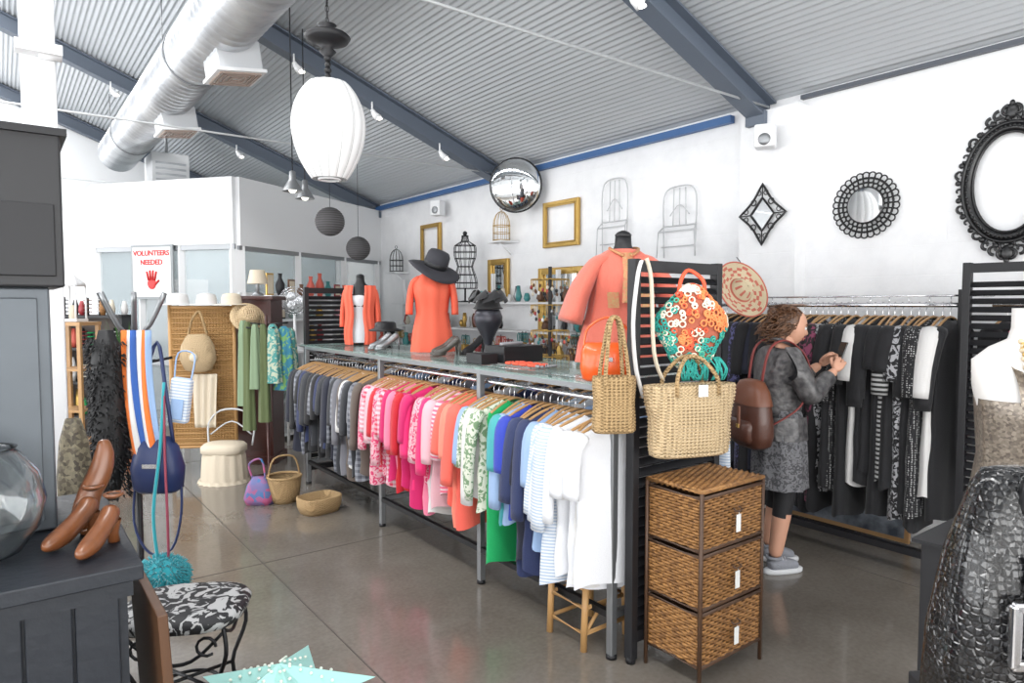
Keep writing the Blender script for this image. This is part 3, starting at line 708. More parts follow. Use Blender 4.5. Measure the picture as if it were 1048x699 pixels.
def hand(Mx,thumb,curl):
    T=b.T; b.T=Mx
    b.mesh(skinmesh([(-.02,0,0),(.01,0,0),(.045,.016,0),(.075,.022,0),(.045,-.016,0),(.075,-.022,0)],[(0,1),(1,2),(2,3),(1,4),(4,5)],[.024,.024,(.022,.016),.014,(.022,.016),.014],2),lambda c:SK)
    for i,(y,l) in enumerate(((.030,.070),(.010,.080),(-.010,.074),(-.029,.058))):
        p=Vector((.062,y*.9,0)); pts=[p]; a=0
        for q in range(3):
            a+=curl*(.7 if q==0 else 1); ll=l*(.45,.32,.25)[q]; p=p+Vector((math.cos(a)*ll,y*.06,-math.sin(a)*ll)); pts.append(p)
        b.mesh(chain(pts,[.0105,.0095,.009,.0075]),lambda c:SK)
    t=thumb
    b.mesh(chain([(.01,t*.016,-.004),(.035,t*.042,-.014),(.062,t*.048,-.028),(.084,t*.040,-.040)],[.014,.0125,.011,.008]),lambda c:SK)
    b.T=T
def frame(o,x,z):
    x=Vector(x).normalized(); z=Vector(z); y=z.cross(x).normalized(); z=x.cross(y)
    return Matrix((( x.x,y.x,z.x,o[0]),(x.y,y.y,z.y,o[1]),(x.z,y.z,z.z,o[2]),(0,0,0,1)))
hand(frame((.315,.088,1.265),(.7,-.35,.75),(-.1,.9,.35)),-1,rad(42))
hand(frame((.305,-.088,1.245),(.7,.35,.75),(-.1,-.9,.35)),1,rad(42))
b.box((.385,-.0,1.335),(.010,.072,.145),mat('phone_black',(.01,.01,.012),.15),bv=.003,R=Matrix.Rotation(rad(20),3,'Y'))
SH=mat('sneaker_grey',(.24,.25,.28),.7,bump=.5,bsc=120); SOL=mat('sneaker_sole',(.6,.61,.63),.6)
for (x,y,a) in((.0,.11,rad(-8)),(-.06,-.10,rad(8))):
    b.at((x,y,0),a)
    b.mesh(chain([(-.045,0,.05),(.0,0,.06),(.06,0,.055),(.12,0,.043),(.165,0,.038)],[.04,.047,.043,.038,.028]),lambda c:SH)
    b.loft([(0,.125,.040,.06,0),(.006,.13,.044,.06,0),(.024,.13,.044,.06,0),(.03,.122,.04,.06,0)],SOL,28,sq=2.4,cap=(1,1))
    b.ring((-.005,0,.10),.040,.010,SH,'z',18,6)
    for k in range(4): b.tube([(.04+k*.022,-.028,.088-k*.008),(.05+k*.022,0,.102-k*.009),(.04+k*.022,.028,.088-k*.008)],.003,Wh,5)
b.at(); b.done()
b=B('brown_backpack',WL,rad(-33),scale=.98); BL=mat('brown_leather',(.075,.026,.015),.4,coat=.2,bump=.2); BL2=mat('brown_leather_light',(.15,.052,.026),.4)
b.at((-.215,-.085,.80),rad(8))
b.loft([(-.02,.05,.11),(0,.075,.145),(.06,.085,.165),(.16,.08,.16),(.25,.07,.145),(.34,.055,.12),(.375,.03,.09)],BL,32,.01,6,sq=3,cap=(1,1))
b.loft([(.02,.05,.11,-.055,0),(.04,.055,.12,-.06,0),(.12,.055,.12,-.06,0),(.15,.04,.11,-.05,0)],BL,24,sq=3.2,cap=(1,1))
b.loft([(.24,.08,.155),(.32,.066,.135),(.375,.045,.10),(.388,.02,.05)],BL2,28,sq=3,cap=(0,1))
for s in(-1,1): b.box((-.115,s*.05,.17),(.012,.022,.13),BL2,bv=.003); b.box((-.122,s*.05,.12),(.006,.028,.022),GOLD)
b.at()
for s in(-1,1): b.tube(cr([(-.16,s*.09,1.15),(-.12,s*.10,1.36),(-.02,s*.10,1.42),(.09,s*.11,1.34),(.12,s*.135,1.2),(.04,s*.175,1.03),(-.14,s*.14,.9)],5),.016,mat('strap_red',(.20,.03,.025),.5),8,flat=.35)
b.done()

# ------------------------------------------------ ceiling hung
b=B('white_silk_lantern',(1.605,3.93,2.645))
SILK=mat('silk_white',(.80,.80,.80),.6)
n=96; vs=[]; NR=30
for i in range(NR+1):
    t=i/NR; z=-.29+.565*t
    r=.232*(math.sin(pi*(.10+.82*t))**.50)*(1-.20*(1-t)**1.6)
    for j in range(n):
        a=2*pi*j/n; q=1-.045*abs(math.cos(a*8))**8
        vs.append((r*q*math.cos(a),r*q*math.sin(a),z))
b.add(vs,[(i*n+j,i*n+(j+1)%n,(i+1)*n+(j+1)%n,(i+1)*n+j) for i in range(NR) for j in range(n)],SILK)
for j in range(16):
    b.tube([Vector(vs[i*n+(j*6)%n])*1.003 for i in range(NR+1)],.0022,mat('lantern_rib',(.5,.5,.5),.5),5)
b.ring((0,0,-.29),.06,.008,WHITE,'z'); b.ring((0,0,.275),.07,.008,WHITE,'z')
z=.26
for i in range(5): b.ell((0,0,z+.02+i*.035),(.022-.003*(i%2),)*2+(.02,),BLACK,14,8)
b.lathe([(.012,.42),(.05,.46),(.03,.48),(.075,.505),(.12,.52),(.135,.545),(.12,.56),(.06,.57),(.04,.60),(.055,.615),(.02,.63)],BLACK,28)
for i in range(9):
    b.at((0,0,.64+i*.035),rz=(i%2)*pi/2); b.ring((0,0,0),.010,.0025,BLACK,'y',12,5,.022)
b.at(); b.cyl((0,0,.93),(0,0,roofz(1.605)-2.645-.01),.003,BLACK,6); b.cyl((0,0,.56),(0,0,.96),.003,BLACK,6); b.done()
BALL=mat('paper_grey',(.12,.115,.12),.8,pat='stripeZ',col2=(.07,.068,.07),sc=260)
for (x,y,z,r) in((2.78,6.81,2.47,.15),(3.52,7.75,2.29,.145)):
    b=B('paper_ball_lantern',(x,y,z)); b.ell((0,0,0),r,BALL,28,20)
    for k in range(-6,7): 
        zz=k*r/7; b.ring((0,0,zz),math.sqrt(r*r-zz*zz)*1.004,.0025,BALL,'z',28,4)
    b.cyl((0,0,r),(0,0,roofz(x)-z-.01),.003,BLACK,5); b.done()
for (x,y,z) in((2.09,5.95,2.6),(2.33,6.3,2.60)):
    b=B('pendant_lamp',(x,y,z)); b.lathe([(.09,0),(.085,.01),(.05,.07),(.03,.10),(.028,.17),(.01,.18)],STEEL,24); b.ell((0,0,.02),(.035,.035,.035),mat('bulb',(1,.95,.85),.3,em=2)); b.cyl((0,0,.18),(0,0,roofz(x)-z-.01),.005,BLACK,6); b.done()
b=B('convex_mirror',(4.62,6.02,2.93),rad(-52),rad(6))
b.ell((0,0,0),(.29,.08,.29),MIRROR,36,20,lambda p:Vector((p.x,min(p.y,.0),p.z))); b.ring((0,0,0),.29,.013,BLACK,'y',40); b.cyl((0,.0,0),(.0,.25,.1),.012,BLACKM); b.done()
for (x,y) in((3.1,6.45),(3.2,3.0),(2.3,6.45),(2.7,9.9),(3.9,6.45),(1.2,9.9)):
    b=B('track_spotlight',(x,y,roofz(x)-.24)); b.cyl((0,0,.03),(0,0,-.06),.008,WHITE); b.tube([(0,0,-.05),(.02,-.02,-.1),(.05,-.05,-.14)],[.018,.03,.04],WHITE,14); b.ell((.05,-.05,-.142),(.033,.033,.012),mat('spot_glow',(1,.95,.85),.3,em=8)); b.done()
b=B('speaker',(4.62,2.94,2.86),rad(-65)); b.box((0,0,0),(.15,.14,.17),WHITE,bv=.015); b.ell((0,-.07,-.03),(.045,.015,.045),STEEL); b.cyl((0,.05,.05),(0,.12,.08),.015,WHITE)
b.done()
b=B('speaker',(4.74,7.9,2.9),rad(-65)); b.box((0,0,0),(.16,.14,.2),WHITE,bv=.015); b.ell((0,-.07,-.03),(.05,.015,.05),STEEL); b.cyl((0,.05,.05),(0,.15,.08),.015,WHITE); b.done()

# ------------------------------------------------ wall hung
WR=rad(-90)
def picframe(name,y,z,w,h,t=.05,m=GOLD,inner=None):
    b=B(name,(4.87,y,z),WR)
    for s in(-1,1):
        b.box((s*(w-t)/2,0,0),(t,.04,h),m,bv=.008); b.box((0,0,s*(h-t)/2),(w-2*t+.01,.04,t),m,bv=.008)
        b.box((s*(w/2-t-.006),-.012,0),(.012,.02,h-2*t),m); b.box((0,-.012,s*(h/2-t-.006)),(w-2*t,.02,.012),m)
    if inner: b.box((0,.012,0),(w-2*t,.004,h-2*t),inner)
    b.done()
picframe('gold_picture_frame',5.54,2.48,.58,.50,.045)
picframe('gold_picture_frame',8.31,2.43,.54,.62,.045)
picframe('gold_picture_frame',6.69,1.93,.42,.46,.06,GOLD,MIRROR)
picframe('gold_framed_mirror',5.55,1.62,.72,.78,.06,GOLD,MIRROR)
b=B('ornate_oval_frame',(4.87,1.46,2.34),WR); 
def ov(a,o=0): return Vector(((.215+o)*math.cos(a),0,(.325+o)*math.sin(a)))
BG=mat('black_gloss',(.010,.010,.011),.3)
b.tube([ov(2*pi*i/48) for i in range(48)],.022,BG,8,closed=True)
b.tube([ov(2*pi*i/48,-.026)+Vector((0,-.01,0)) for i in range(48)],.008,BG,6,closed=True)
b.tube([ov(2*pi*i/48,.032) for i in range(48)],.014,BG,6,closed=True)
for i in range(60): b.ell(ov(2*pi*i/60,.008)+Vector((0,-.022,0)),.009,BG,8,6)
def scroll(c,a0,s,turn,r=.008):
    pts=[]
    for k in range(16):
        t=k/15; aa=a0+turn*t*5.5; rr=s*(1-t*.8); pts.append(c+Vector((rr*math.cos(aa),-.006*t,rr*math.sin(aa))))
    b.tube(pts,[r,r*.6],BG,6)
for i in range(22):
    a=2*pi*i/22+.07; c=ov(a,.055); sc_=.030 
    scroll(c,a+1.5,sc_,1 if i%2 else -1,.010); b.ell(ov(a+.14,.06),(.018,.01,.018),BG,8,6)
for s in(1,-1):
    for q in(-1,1):
        for k in range(3): scroll(ov(s*pi/2+q*.16*(k+.4),.075+.012*(2-k)),s*pi/2,.036-.004*k,q,.011)
    b.ell(Vector((0,0,s*.425)),(.035,.014,.05),BG,12,8); b.ell(Vector((0,0,s*.47)),(.015,.012,.02),BG,12,8)
b.done()
b=B('round_loop_mirror',(4.87,2.31,2.30),WR)
b.add([(.12*math.cos(2*pi*i/40),-.008,.12*math.sin(2*pi*i/40)) for i in range(40)],[tuple(range(40))],MIRROR,False)
b.ring((0,0,0),.122,.009,BG); b.ring((0,0,0),.105,.004,BG)
for R_,n,r in((.142,26,.017),(.173,30,.019),(.207,30,.023)):
    for i in range(n):
        a=2*pi*(i+(n%4)/4)/n; b.ring((R_*math.cos(a),0,R_*math.sin(a)),r,.0055,BG,'y',12,5)
b.done()
b=B('diamond_mirror',(4.72,3.02,2.30),WR)
def dia(w,h,con,m,r,y=0,):
    P=[(w,0),(0,h),(-w,0),(0,-h)]; pts=[]
    for i in range(4):
        p=P[i];q=P[(i+1)%4]
        for k in range(8):
            t=k/8; c_=1-con*math.sin(pi*t); pts.append(Vector(((p[0]+(q[0]-p[0])*t)*c_,y,(p[1]+(q[1]-p[1])*t)*c_)))
    b.tube(pts,r,m,6,closed=True); return pts
dia(.2,.235,.14,BG,.009); 
pp=dia(.10,.13,.0,BG,.008)
b.add([p+Vector((0,.004,0)) for p in pp],[tuple(range(len(pp)))],MIRROR,False)
for s in(-1,1):
    b.tube([(s*.1,0,0),(s*.2,0,0)],.005,BG,6); b.tube([(0,0,s*.13),(0,0,s*.235)],.005,BG,6)
    for q in(-1,1): b.ring((s*.075,0,q*.095),.022,.005,BG,'y',14,5); b.ring((s*.14,0,q*.03),.018,.004,BG,'y',14,5); b.ring((s*.03,0,q*.165),.018,.004,BG,'y',14,5)
b.done()
WW=mat('white_wire',(.55,.56,.57),.5)
for (y,z,h,w) in((4.73,2.46,.74,.34),(3.93,2.34,.62,.36)):
    b=B('white_wire_chair_decoration',(4.86,y,z),WR)
    b.tube(cr([(-w/2,0,-h*.05),(-w/2,0,h*.35),(-w*.3,0,h/2),(w*.3,0,h/2),(w/2,0,h*.35),(w/2,0,-h*.05)],4),.007,WW,6)
    for q in(-.2,0,.2): b.tube([(w*q,0,-h*.05),(w*q*.9,0,h*.49)],.005,WW,5)
    b.tube(cr([(-w*.3,0,h*.1),(0,0,h*.25),(w*.3,0,h*.1)],4),.005,WW,5)
    b.tube([(-w/2,0,-h*.05),(w/2,0,-h*.05),(w*.55,-.05,-h*.13),(-w*.55,-.05,-h*.13)],.007,WW,6,closed=True)
    for q in(-1,1): b.tube([(q*w*.5,0,-h*.05),(q*w*.48,0,-h*.5)],.006,WW,6); b.tube([(q*w*.55,-.05,-h*.13),(q*w*.6,-.05,-h*.5)],.006,WW,6)
    b.tube([(-w*.5,-.03,-h*.35),(w*.5,-.03,-h*.35)],.005,WW,5); b.done()
def cage(name,loc,rz,r,h,m,dome=.5):
    b=B(name,loc,rz)
    b.ring((0,0,0),r,.006,m,'z'); b.ring((0,0,h*(1-dome)),r,.005,m,'z'); b.ring((0,0,h*(1-dome)*.5),r,.004,m,'z')
    for i in range(12):
        a=2*pi*i/12; b.tube([(r*math.cos(a),r*math.sin(a),0),(r*math.cos(a),r*math.sin(a),h*(1-dome))]+[(r*math.cos(t)*math.cos(a),r*math.cos(t)*math.sin(a),h*(1-dome)+h*dome*math.sin(t)) for t in(.4,.8,1.2,1.55)],.003,m,5)
    b.ring((0,0,h+.03),.02,.004,m,'y',14,5); b.lathe([(r,0),(0,.002)],m); b.done()
cage('white_birdcage',(4.74,6.45,2.36),0,.10,.34,GOLD); cage('dark_birdcage',(4.74,9.1,2.1),0,.10,.33,BLACKM)
for y,z in((6.45,2.35),(9.1,2.09)):
    b=B('bracket_shelf',(4.76,y,z)); b.box((0,0,-.01),(.26,.3,.02),WHITE); b.tube([(.12,0,-.15),(-.05,0,-.02)],.008,WHITE); b.done()
# straw hat with red pattern, hooked on the rail
b=B('patterned_straw_hat',(4.17,2.83,1.70),CAMR+rad(14)); 
pk=mat('weave_pink',(.58,.17,.12),.7,bump=.4); cw=mat('weave_cream',(.66,.56,.38),.7,bump=.4)
b.at((0,0,0),0,rad(66),rad(8))
for i in range(26):
    s=i*.0102
    if s<.055: r=s; z=.085-.01*(s/.055)**2
    elif s<.13: q=(s-.055)/.075; r=.055+.03*q; z=.075-.07*q
    else: q=(s-.13)/.135; r=.085+.135*q; z=.005+.03*q*q
    for j in range(24):
        red=(i==25 or i in(12,13)) or (14<i<24 and ((j+(i-14)//2)%4==0 or (j-(i-14)//2)%4==0)) or (4<i<10 and j%3==0)
        a0=2*pi*j/24;  b.tube([(r*math.cos(a0+t*2*pi/24/2),r*math.sin(a0+t*2*pi/24/2),z) for t in range(3)],.0062,pk if red else cw,5,cap=False)
b.at(); b.tube([(0,.0,.2),(0,.05,.24)],.003,BLACKM,5); b.done()

b=B('jewellery_counter',(4.60,6.6,0)); 
b.box((0,0,.5),(.5,4.9,1.0),WHITE,bv=.01); b.box((-.0,0,1.02),(.54,4.94,.04),WHITE)
for y in(-2.3,-1.1,.1,1.3,2.4): b.box((.2,y,1.5),(.04,.04,.96),WHITE)
for z in(1.3,1.62): b.box((.12,0,z),(.24,4.8,.02),WHITE)
b.done()
b=B('jewellery_and_trinkets',(4.55,6.6,1.045)); random.seed(11)
cols=[GOLD,mat('t_coral',(.55,.10,.07),.5),mat('t_teal',(.05,.24,.24),.4),BLACK,mat('t_cream',(.6,.55,.45),.5),mat('t_brown',(.13,.06,.03),.5),STEEL,mat('t_red',(.3,.03,.035),.4),BLACK,Wh2,mat('t_brown',(.1,.1,.1))]
for i in range(85):
    y=U(-2.35,2.35); m=random.choice(cols); h=U(.08,.2); x=U(-.2,.0); q=random.random(); b.at((x,y,0))
    if q<.3:
        b.lathe([(.03,0),(.045,h*.2),(.05,h*.45),(.02,h*.75),(.03,h)],m,14,cap=(1,0))
    elif q<.75:
        b.cyl((0,0,0),(0,0,h*1.4),.005,BLACKM,6); b.cyl((0,0,0),(0,0,.008),.04,BLACKM); b.cyl((0,-.08,h*1.3),(0,.08,h*1.3),.004,BLACKM,6)
        for k in range(5): b.ring((0,-.07+k*.035,h*1.3-.05),.02,.005,m,'x',14,5,.05)
    else: b.box((0,0,h*.3),(.08,.1,h*.6),m,bv=.005); b.ring((0,0,h*.6+.03),.03,.004,GOLD,'x',14,5)
for z in(.275,.595):
    for i in range(34):
        y=U(-2.3,2.3)
        if abs(y-.45)<.22 and z>.5: continue
        m=random.choice(cols); h=U(.08,.2); b.at((.17,y,z)); b.lathe([(.02,0),(U(.03,.05),h*.3),(U(.02,.04),h*.7),(.02,h)],m,12,cap=(1,1))
b.at(); b.done()
b=B('wire_dress_form',(4.62,7.05,1.635),rad(-40)); DF=[(.15,.15,.1),(.22,.155,.11),(.32,.13,.09),(.42,.095,.07),(.52,.13,.095),(.6,.14,.1),(.68,.13,.07),(.73,.05,.05),(.8,.04,.04)]
for (z,r,d) in DF: b.ring((0,0,z+.02),r,.005,BLACKM,'z',24,5,d)
for i in range(12):
    a=2*pi*i/12; b.tube(cr([(r*math.cos(a),d*math.sin(a),z+.02) for (z,r,d) in DF],2),.004,BLACKM,5)
b.cyl((0,0,0),(0,0,.17),.012,BLACKM); b.lathe([(.11,0),(.11,.01),(.02,.02)],BLACKM,20,cap=(1,0)); b.ell((0,0,.85),.028,BLACKM); b.done()
b=B('earring_carousel',(3.45,4.05,0)); b.lathe([(.2,0),(.2,.02),(.03,.04),(.015,.06),(.015,1.9)],BLACKM,20,cap=(1,0))
random.seed(5)
for z in(1.2,1.4,1.6,1.8):
    b.ring((0,0,z),.15,.004,GOLD,'z',28,5)
    for k in range(4): b.cyl((0,0,z),(.15*math.cos(k*pi/2),.15*math.sin(k*pi/2),z),.003,GOLD,5)
    for k in range(26):
        a=2*pi*k/26; m=random.choice(cols); L_=U(.04,.12); b.tube([(.15*math.cos(a),.15*math.sin(a),z),(.15*math.cos(a),.15*math.sin(a),z-L_)],.0025,GOLD,4); b.ell((.15*math.cos(a),.15*math.sin(a),z-L_),(.011,.011,.016),m,8,6)
b.done()

b=B('white_display_shelves',(3.15,8.45,0),rad(32.2)); Wd=1.7
for x in(-Wd/2,-.28,.28,Wd/2): b.box((x,0,.85),(.03,.3,1.7),WHITE)
for z in(.05,.45,.8,1.12,1.42,1.7): b.box((0,0,z),(Wd+.03,.3,.025),WHITE)
b.box((0,.15,.85),(Wd,.01,1.7),WHITE); b.done()
b=B('shelf_ornaments',(3.15,8.45,0),rad(32.2)); random.seed(21)
for z in(.4625,.8125,1.1325,1.4325,1.7125):
    for i in range(9):
        b.at((-.74+i*.185+U(-.02,.02),-.03,z)); m=random.choice(cols+[Wh2,Wh2,LP,CREAM,GLASS]); h=U(.12,.22) if z<1.7 else U(.1,.35)
        if random.random()<.6: b.lathe([(.03,0),(.05,h*.25),(.055,h*.5),(.02,h*.8),(.028,h)],m,14,cap=(1,1))
        else: b.box((0,0,h/2),(.12,.02,h),m,bv=.004); b.box((0,-.012,h/2),(.09,.004,h-.04),CREAM)
b.at(); b.done()
b=B('desk_fan',(2.72,7.75,1.1),rad(-30)); 
b.lathe([(.1,-.02),(.1,.0),(.02,.03),(.015,.4)],WHITE,20,cap=(1,0)); 
for r in(.05,.09,.13,.16): b.ring((0,-.05,.55),r,.003,CHROME); b.ring((0,.02,.55),r,.003,CHROME)
for i in range(12): a=i*pi/6; b.tube([(0,-.07,.55),(.16*math.cos(a),-.03,.55+.16*math.sin(a))],.002,CHROME,4)
for i in range(3): a=i*2*pi/3; b.ell((.06*math.cos(a),-.02,.55+.06*math.sin(a)),(.05,.008,.05),GALV)
b.ell((0,.04,.55),(.05,.07,.05),WHITE); b.done()
b=B('side_table',(2.72,7.75,0)); b.box((0,0,1.065),(.32,.32,.03),WHITE); 
for x in(-.14,.14):
    for y in(-.14,.14): b.cyl((x,y,0),(x,y,1.05),.015,WHITE)
b.done()

# ------------------------------------------------ left mid
b=B('woven_cane_screen',(1.52,6.85,0),CAMR+rad(6)); CN=mat('cane',(.44,.25,.085),.6,pat='weave',col2=(.29,.15,.045),sc=230,bump=1)
for x in(-.29,.29): b.cyl((x,0,0),(x,0,1.6),.018,BM)
for z in(.25,1.58): b.cyl((-.29,0,z),(.29,0,z),.014,BM)
b.box((0,0,.91),(.56,.012,1.32),CN)
for i in range(26): b.cyl((-.28,-.008,.28+i*.05),(.28,-.008,.28+i*.05),.006,BM,6)
for x in(-.29,.29): b.box((x,0,.015),(.04,.3,.03),BM)
b.done()
def sunhat(name,loc,rz,m,r=.16,tilt=0):
    b=B(name,loc,rz,tilt); b.lathe([(r,0),(r*.98,.006),(r*.62,.012),(r*.58,.07),(r*.5,.10),(r*.2,.112),(0,.113)],m,28); b.lathe([(r*.605,.014),(r*.61,.02),(r*.6,.04),(r*.59,.042)],BLACK,28); b.done()
sunhat('sun_hat',(1.34,6.98,1.60),0,Wh2); sunhat('sun_hat',(1.56,6.83,1.60),0,Wh2,.15); sunhat('sun_hat',(1.74,6.66,1.60),0,CREAM,.15)
sunhat('straw_hat',(1.84,6.50,1.48),0,STRAWL,.16,rad(60))
b=B('hanging_straw_bag',(1.45,6.72,.98),CAMR); 
b.loft([(0,.06,.04),(.02,.12,.07),(.12,.165,.09),(.24,.15,.08),(.32,.11,.06),(.35,.08,.045)],STRAWL,28,.02,6,cap=(1,0))
b.loft([(.33,.10,.055),(.335,.085,.045),(.30,.08,.04)],WICKD,28,cap=(0,1))
b.tube(cr([(-.09,0,.33),(-.05,0,.48),(0,.03,.56),(.05,0,.48),(.09,0,.33)],4),.012,STRAW,8); b.ell((0,-.09,.14),(.04,.02,.04),CREAM); b.done()
b=B('cream_shawl',(1.50,6.70,0),CAMR); b.surf(lambda u,v:Vector(((v-.5)*.24*(1-.15*u),-.01+.012*math.sin(v*22+u*2),.96-.5*u)),12,24,CREAM); b.done(solid=.004)
b=B('slipcovered_stool',(1.58,6.40,0),CAMR)
b.loft([(.0,.205,.18),(.12,.195,.17),(.24,.185,.16),(.28,.175,.15)],CREAM,60,.03,14); b.loft([(.26,.17,.14),(.28,.19,.16),(.325,.19,.16),(.35,.165,.14),(.355,.09,.07)],CREAM,40,sq=2.8,cap=(1,1)); b.loft([(.03,.21,.185),(.0,.22,.195)],CREAM,60,.05,20)
b.tube(cr([(-.2,.14,.3),(-.21,.17,.5),(-.1,.18,.62),(.1,.18,.62),(.21,.17,.5),(.2,.14,.3)],4),.009,WW,8); b.tube(cr([(-.19,.16,.4),(0,.18,.52),(.19,.16,.4)],4),.007,WW,6); b.done()
b=B('dark_wood_cabinet',(2.10,7.05,0),CAMR); MH=mat('mahogany',(.075,.016,.012),.35,pat='wood',col2=(.036,.009,.006),sc=30)
b.box((0,0,.86),(.38,.34,1.6),MH,bv=.006); b.box((0,0,1.67),(.44,.4,.04),MH,bv=.006); b.box((0,0,.04),(.42,.38,.08),MH,bv=.004)
for z in(.45,1.2): b.box((0,-.175,z),(.3,.012,.62),MH,bv=.004); b.ell((.12,-.19,z),.012,GOLD,8,6)
b.done()
b=B('tan_lamp',(2.1,7.05,1.695)); b.lathe([(.06,0),(.05,.02),(.015,.04),(.02,.1),(.012,.14)],STEEL,16,cap=(1,0)); b.lathe([(.10,.12),(.07,.26)],CREAM,20); b.done()
b=B('scarf_stand',(1.93,6.25,0),CAMR); b.lathe([(.16,0),(.16,.015),(.03,.03),(.014,.05),(.014,1.5)],MH,20,cap=(1,0))
for (a,z) in((0,1.42),(pi,1.42),(-.9,1.38),(-2.2,1.38)): b.cyl((0,0,z),(.2*math.cos(a),.2*math.sin(a),z+.02),.008,BLACKM)
b.done()
OLV=F('olive',(.10,.13,.05)); SGE=F('sage',(.20,.28,.17)); TLF=F('tealfloral',(.07,.28,.26),pat='floral',col2=(.45,.5,.38),sc=18); GRB=F('greenblue',(.035,.20,.30),pat='floral',col2=(.18,.38,.13),sc=14)
b=B('hanging_green_scarves',(1.93,6.25,0),CAMR); random.seed(9)
for (x,y,m,z1,L_,w) in((-.2,-.02,SGE,1.43,.75,.10),(-.13,-.10,OLV,1.42,.95,.09),(-.05,-.14,SGE,1.40,.55,.09),(.02,-.13,OLV,1.40,.85,.09),(.10,-.12,TLF,1.40,.5,.13),(.18,-.06,GRB,1.38,.55,.15),(.22,.0,TLF,1.36,.45,.12)):
    b.at((x,y,z1)); ph=U(0,6)
    b.loft([(.03,.02,.015),(0,w*.3,.02),(-.1,w*.42,.028),(-L_*.5,w*.48,.03),(-L_,w*.6,.035)],m,24,.16,5,ph)
b.at(); b.done()
b=B('wicker_basket',(1.80,5.44,0)); b.loft([(0,.09,.09),(.05,.12,.12),(.2,.135,.135),(.21,.13,.13),(.05,.11,.11)],STRAW,28,cap=(1,1)); b.ring((0,0,.21),.133,.01,STRAW,'z'); b.tube(cr([(-.13,0,.2),(-.08,0,.36),(.08,0,.36),(.13,0,.2)],4),.008,STRAW); b.done()
b=B('wicker_basket',(1.93,5.02,0),rad(10)); b.loft([(0,.14,.11),(.05,.16,.13),(.12,.165,.135),(.125,.15,.12),(.03,.14,.11)],STRAW,28,sq=3,cap=(1,1)); b.done()
b=B('patchwork_bag',(1.62,5.50,0),CAMR); PW=mat('patchwork',(.04,.16,.35),.8,pat='vor',col2=(.45,.08,.18),sc=25); b.loft([(0,.11,.06),(.05,.13,.08),(.15,.10,.06),(.22,.05,.03)],PW,24,.06,5,sq=2.5,cap=(1,1)); b.tube(cr([(-.05,0,.2),(-.08,0,.32),(.02,0,.36),(.05,0,.2)],4),.008,PW); b.done()

b=B('jewellery_shelf_unit',(.78,8.2,0),CAMR)
for x in(-.35,.35): b.box((x,0,.75),(.03,.28,1.5),BLACK)
for z in(.1,.45,.8,1.15,1.48): b.box((0,0,z),(.73,.28,.025),BLACK)
b.box((0,.14,.75),(.7,.01,1.5),mat('shelf_back',(.12,.10,.09),.8)); b.done()
b=B('shelf_jewellery',(.78,8.2,0),CAMR)
random.seed(31)
for z in(.113,.463,.813,1.163,1.493):
    for i in range(8):
        b.at((-.3+i*.085,U(-.06,.05),z)); h=U(.1,.26); m=random.choice(cols+[WICK,EM])
        if random.random()<.5: b.lathe([(.02,0),(.035,h*.3),(.03,h*.6),(.015,h)],m,12,cap=(1,1))
        else:
            for k in range(4): b.ring((0,-.01,h*.2+k*.04),.035,.006,m,'z',14,5)
            b.cyl((0,-.01,0),(0,-.01,h),.012,BLACKM)
b.at(); b.done()
b=B('white_lantern',(.50,6.9,1.46),CAMR); b.box((0,0,.01),(.16,.16,.02),WHITE); 
for x in(-.07,.07):
    for y in(-.07,.07): b.cyl((x,y,0),(x,y,.3),.008,WHITE,6)
b.loft([(.3,.085,.085),(.33,.08,.08),(.38,.03,.03),(.42,.012,.012)],WHITE,4*4,sq=6,cap=(1,1)); b.cyl((0,0,.02),(0,0,.14),.03,CREAM); b.ring((0,0,.44),.02,.004,WHITE); b.done()
b=B('plant_stand_shelf',(.50,6.9,0),CAMR); b.box((0,0,1.44),(.3,.3,.03),HW); 
for x in(-.13,.13):
    for y in(-.13,.13): b.box((x,y,.71),(.03,.03,1.43),HW)
for z in(.3,.7,1.05): b.box((0,0,z),(.28,.28,.02),HW)
b.done()
b=B('potted_plant',(.98,7.4,0)); b.lathe([(.10,0),(.13,.22),(.14,.24),(.12,.24)],mat('terracotta',(.45,.18,.09),.8),20,cap=(1,1)); LF=mat('leaf',(.05,.15,.03),.5)
for i in range(46):
    a=U(0,6.28); l=U(.6,1.3); t=U(.05,.28); d=Vector((math.cos(a),math.sin(a),0)); w=Vector((-math.sin(a),math.cos(a),0))
    b.surf(lambda u,v:Vector((0,0,.22))+d*(t*u*u)+Vector((0,0,l*u))+w*((v-.5)*.05*math.sin(pi*min(1,u*.9+.1))),8,2,LF)
b.done()

AX,AY=.53,3.82
b=B('accessory_stand',(AX,AY,0)); b.lathe([(.2,0),(.2,.02),(.03,.035),(.016,.05),(.016,1.5)],BLACKM,20,cap=(1,0))
for a in(.3,1.4,2.6,3.6,4.6,5.6): b.tube(cr([(0,0,1.42),(.08*math.cos(a),.08*math.sin(a),1.5),(.16*math.cos(a),.16*math.sin(a),1.66)],3),.012,BLACKM if a<3 else STEEL,8)
for a in(.0,2.0,3.0,4.1,5.1): b.cyl((0,0,1.30),(.17*math.cos(a),.17*math.sin(a),1.33),.007,BLACKM)
b.done()
b=B('striped_scarf',(AX+.01,AY-.15,0),CAMR); 
for k,m in enumerate((mat('sc_orange',(.72,.17,.03),.8),Wh2,mat('sc_blue',(.03,.10,.36),.8),Wh2,mat('sc_orange',(1,1,1)),LB)):
    b.surf(lambda u,v:Vector((-.08+.024*k+.024*v+.10*u*u,-.03+.010*math.sin((k+v)*2.2+u*3)-.05*math.sin(pi*u*.5),1.48-.74*u)),16,3,m)
b.done(solid=.004)
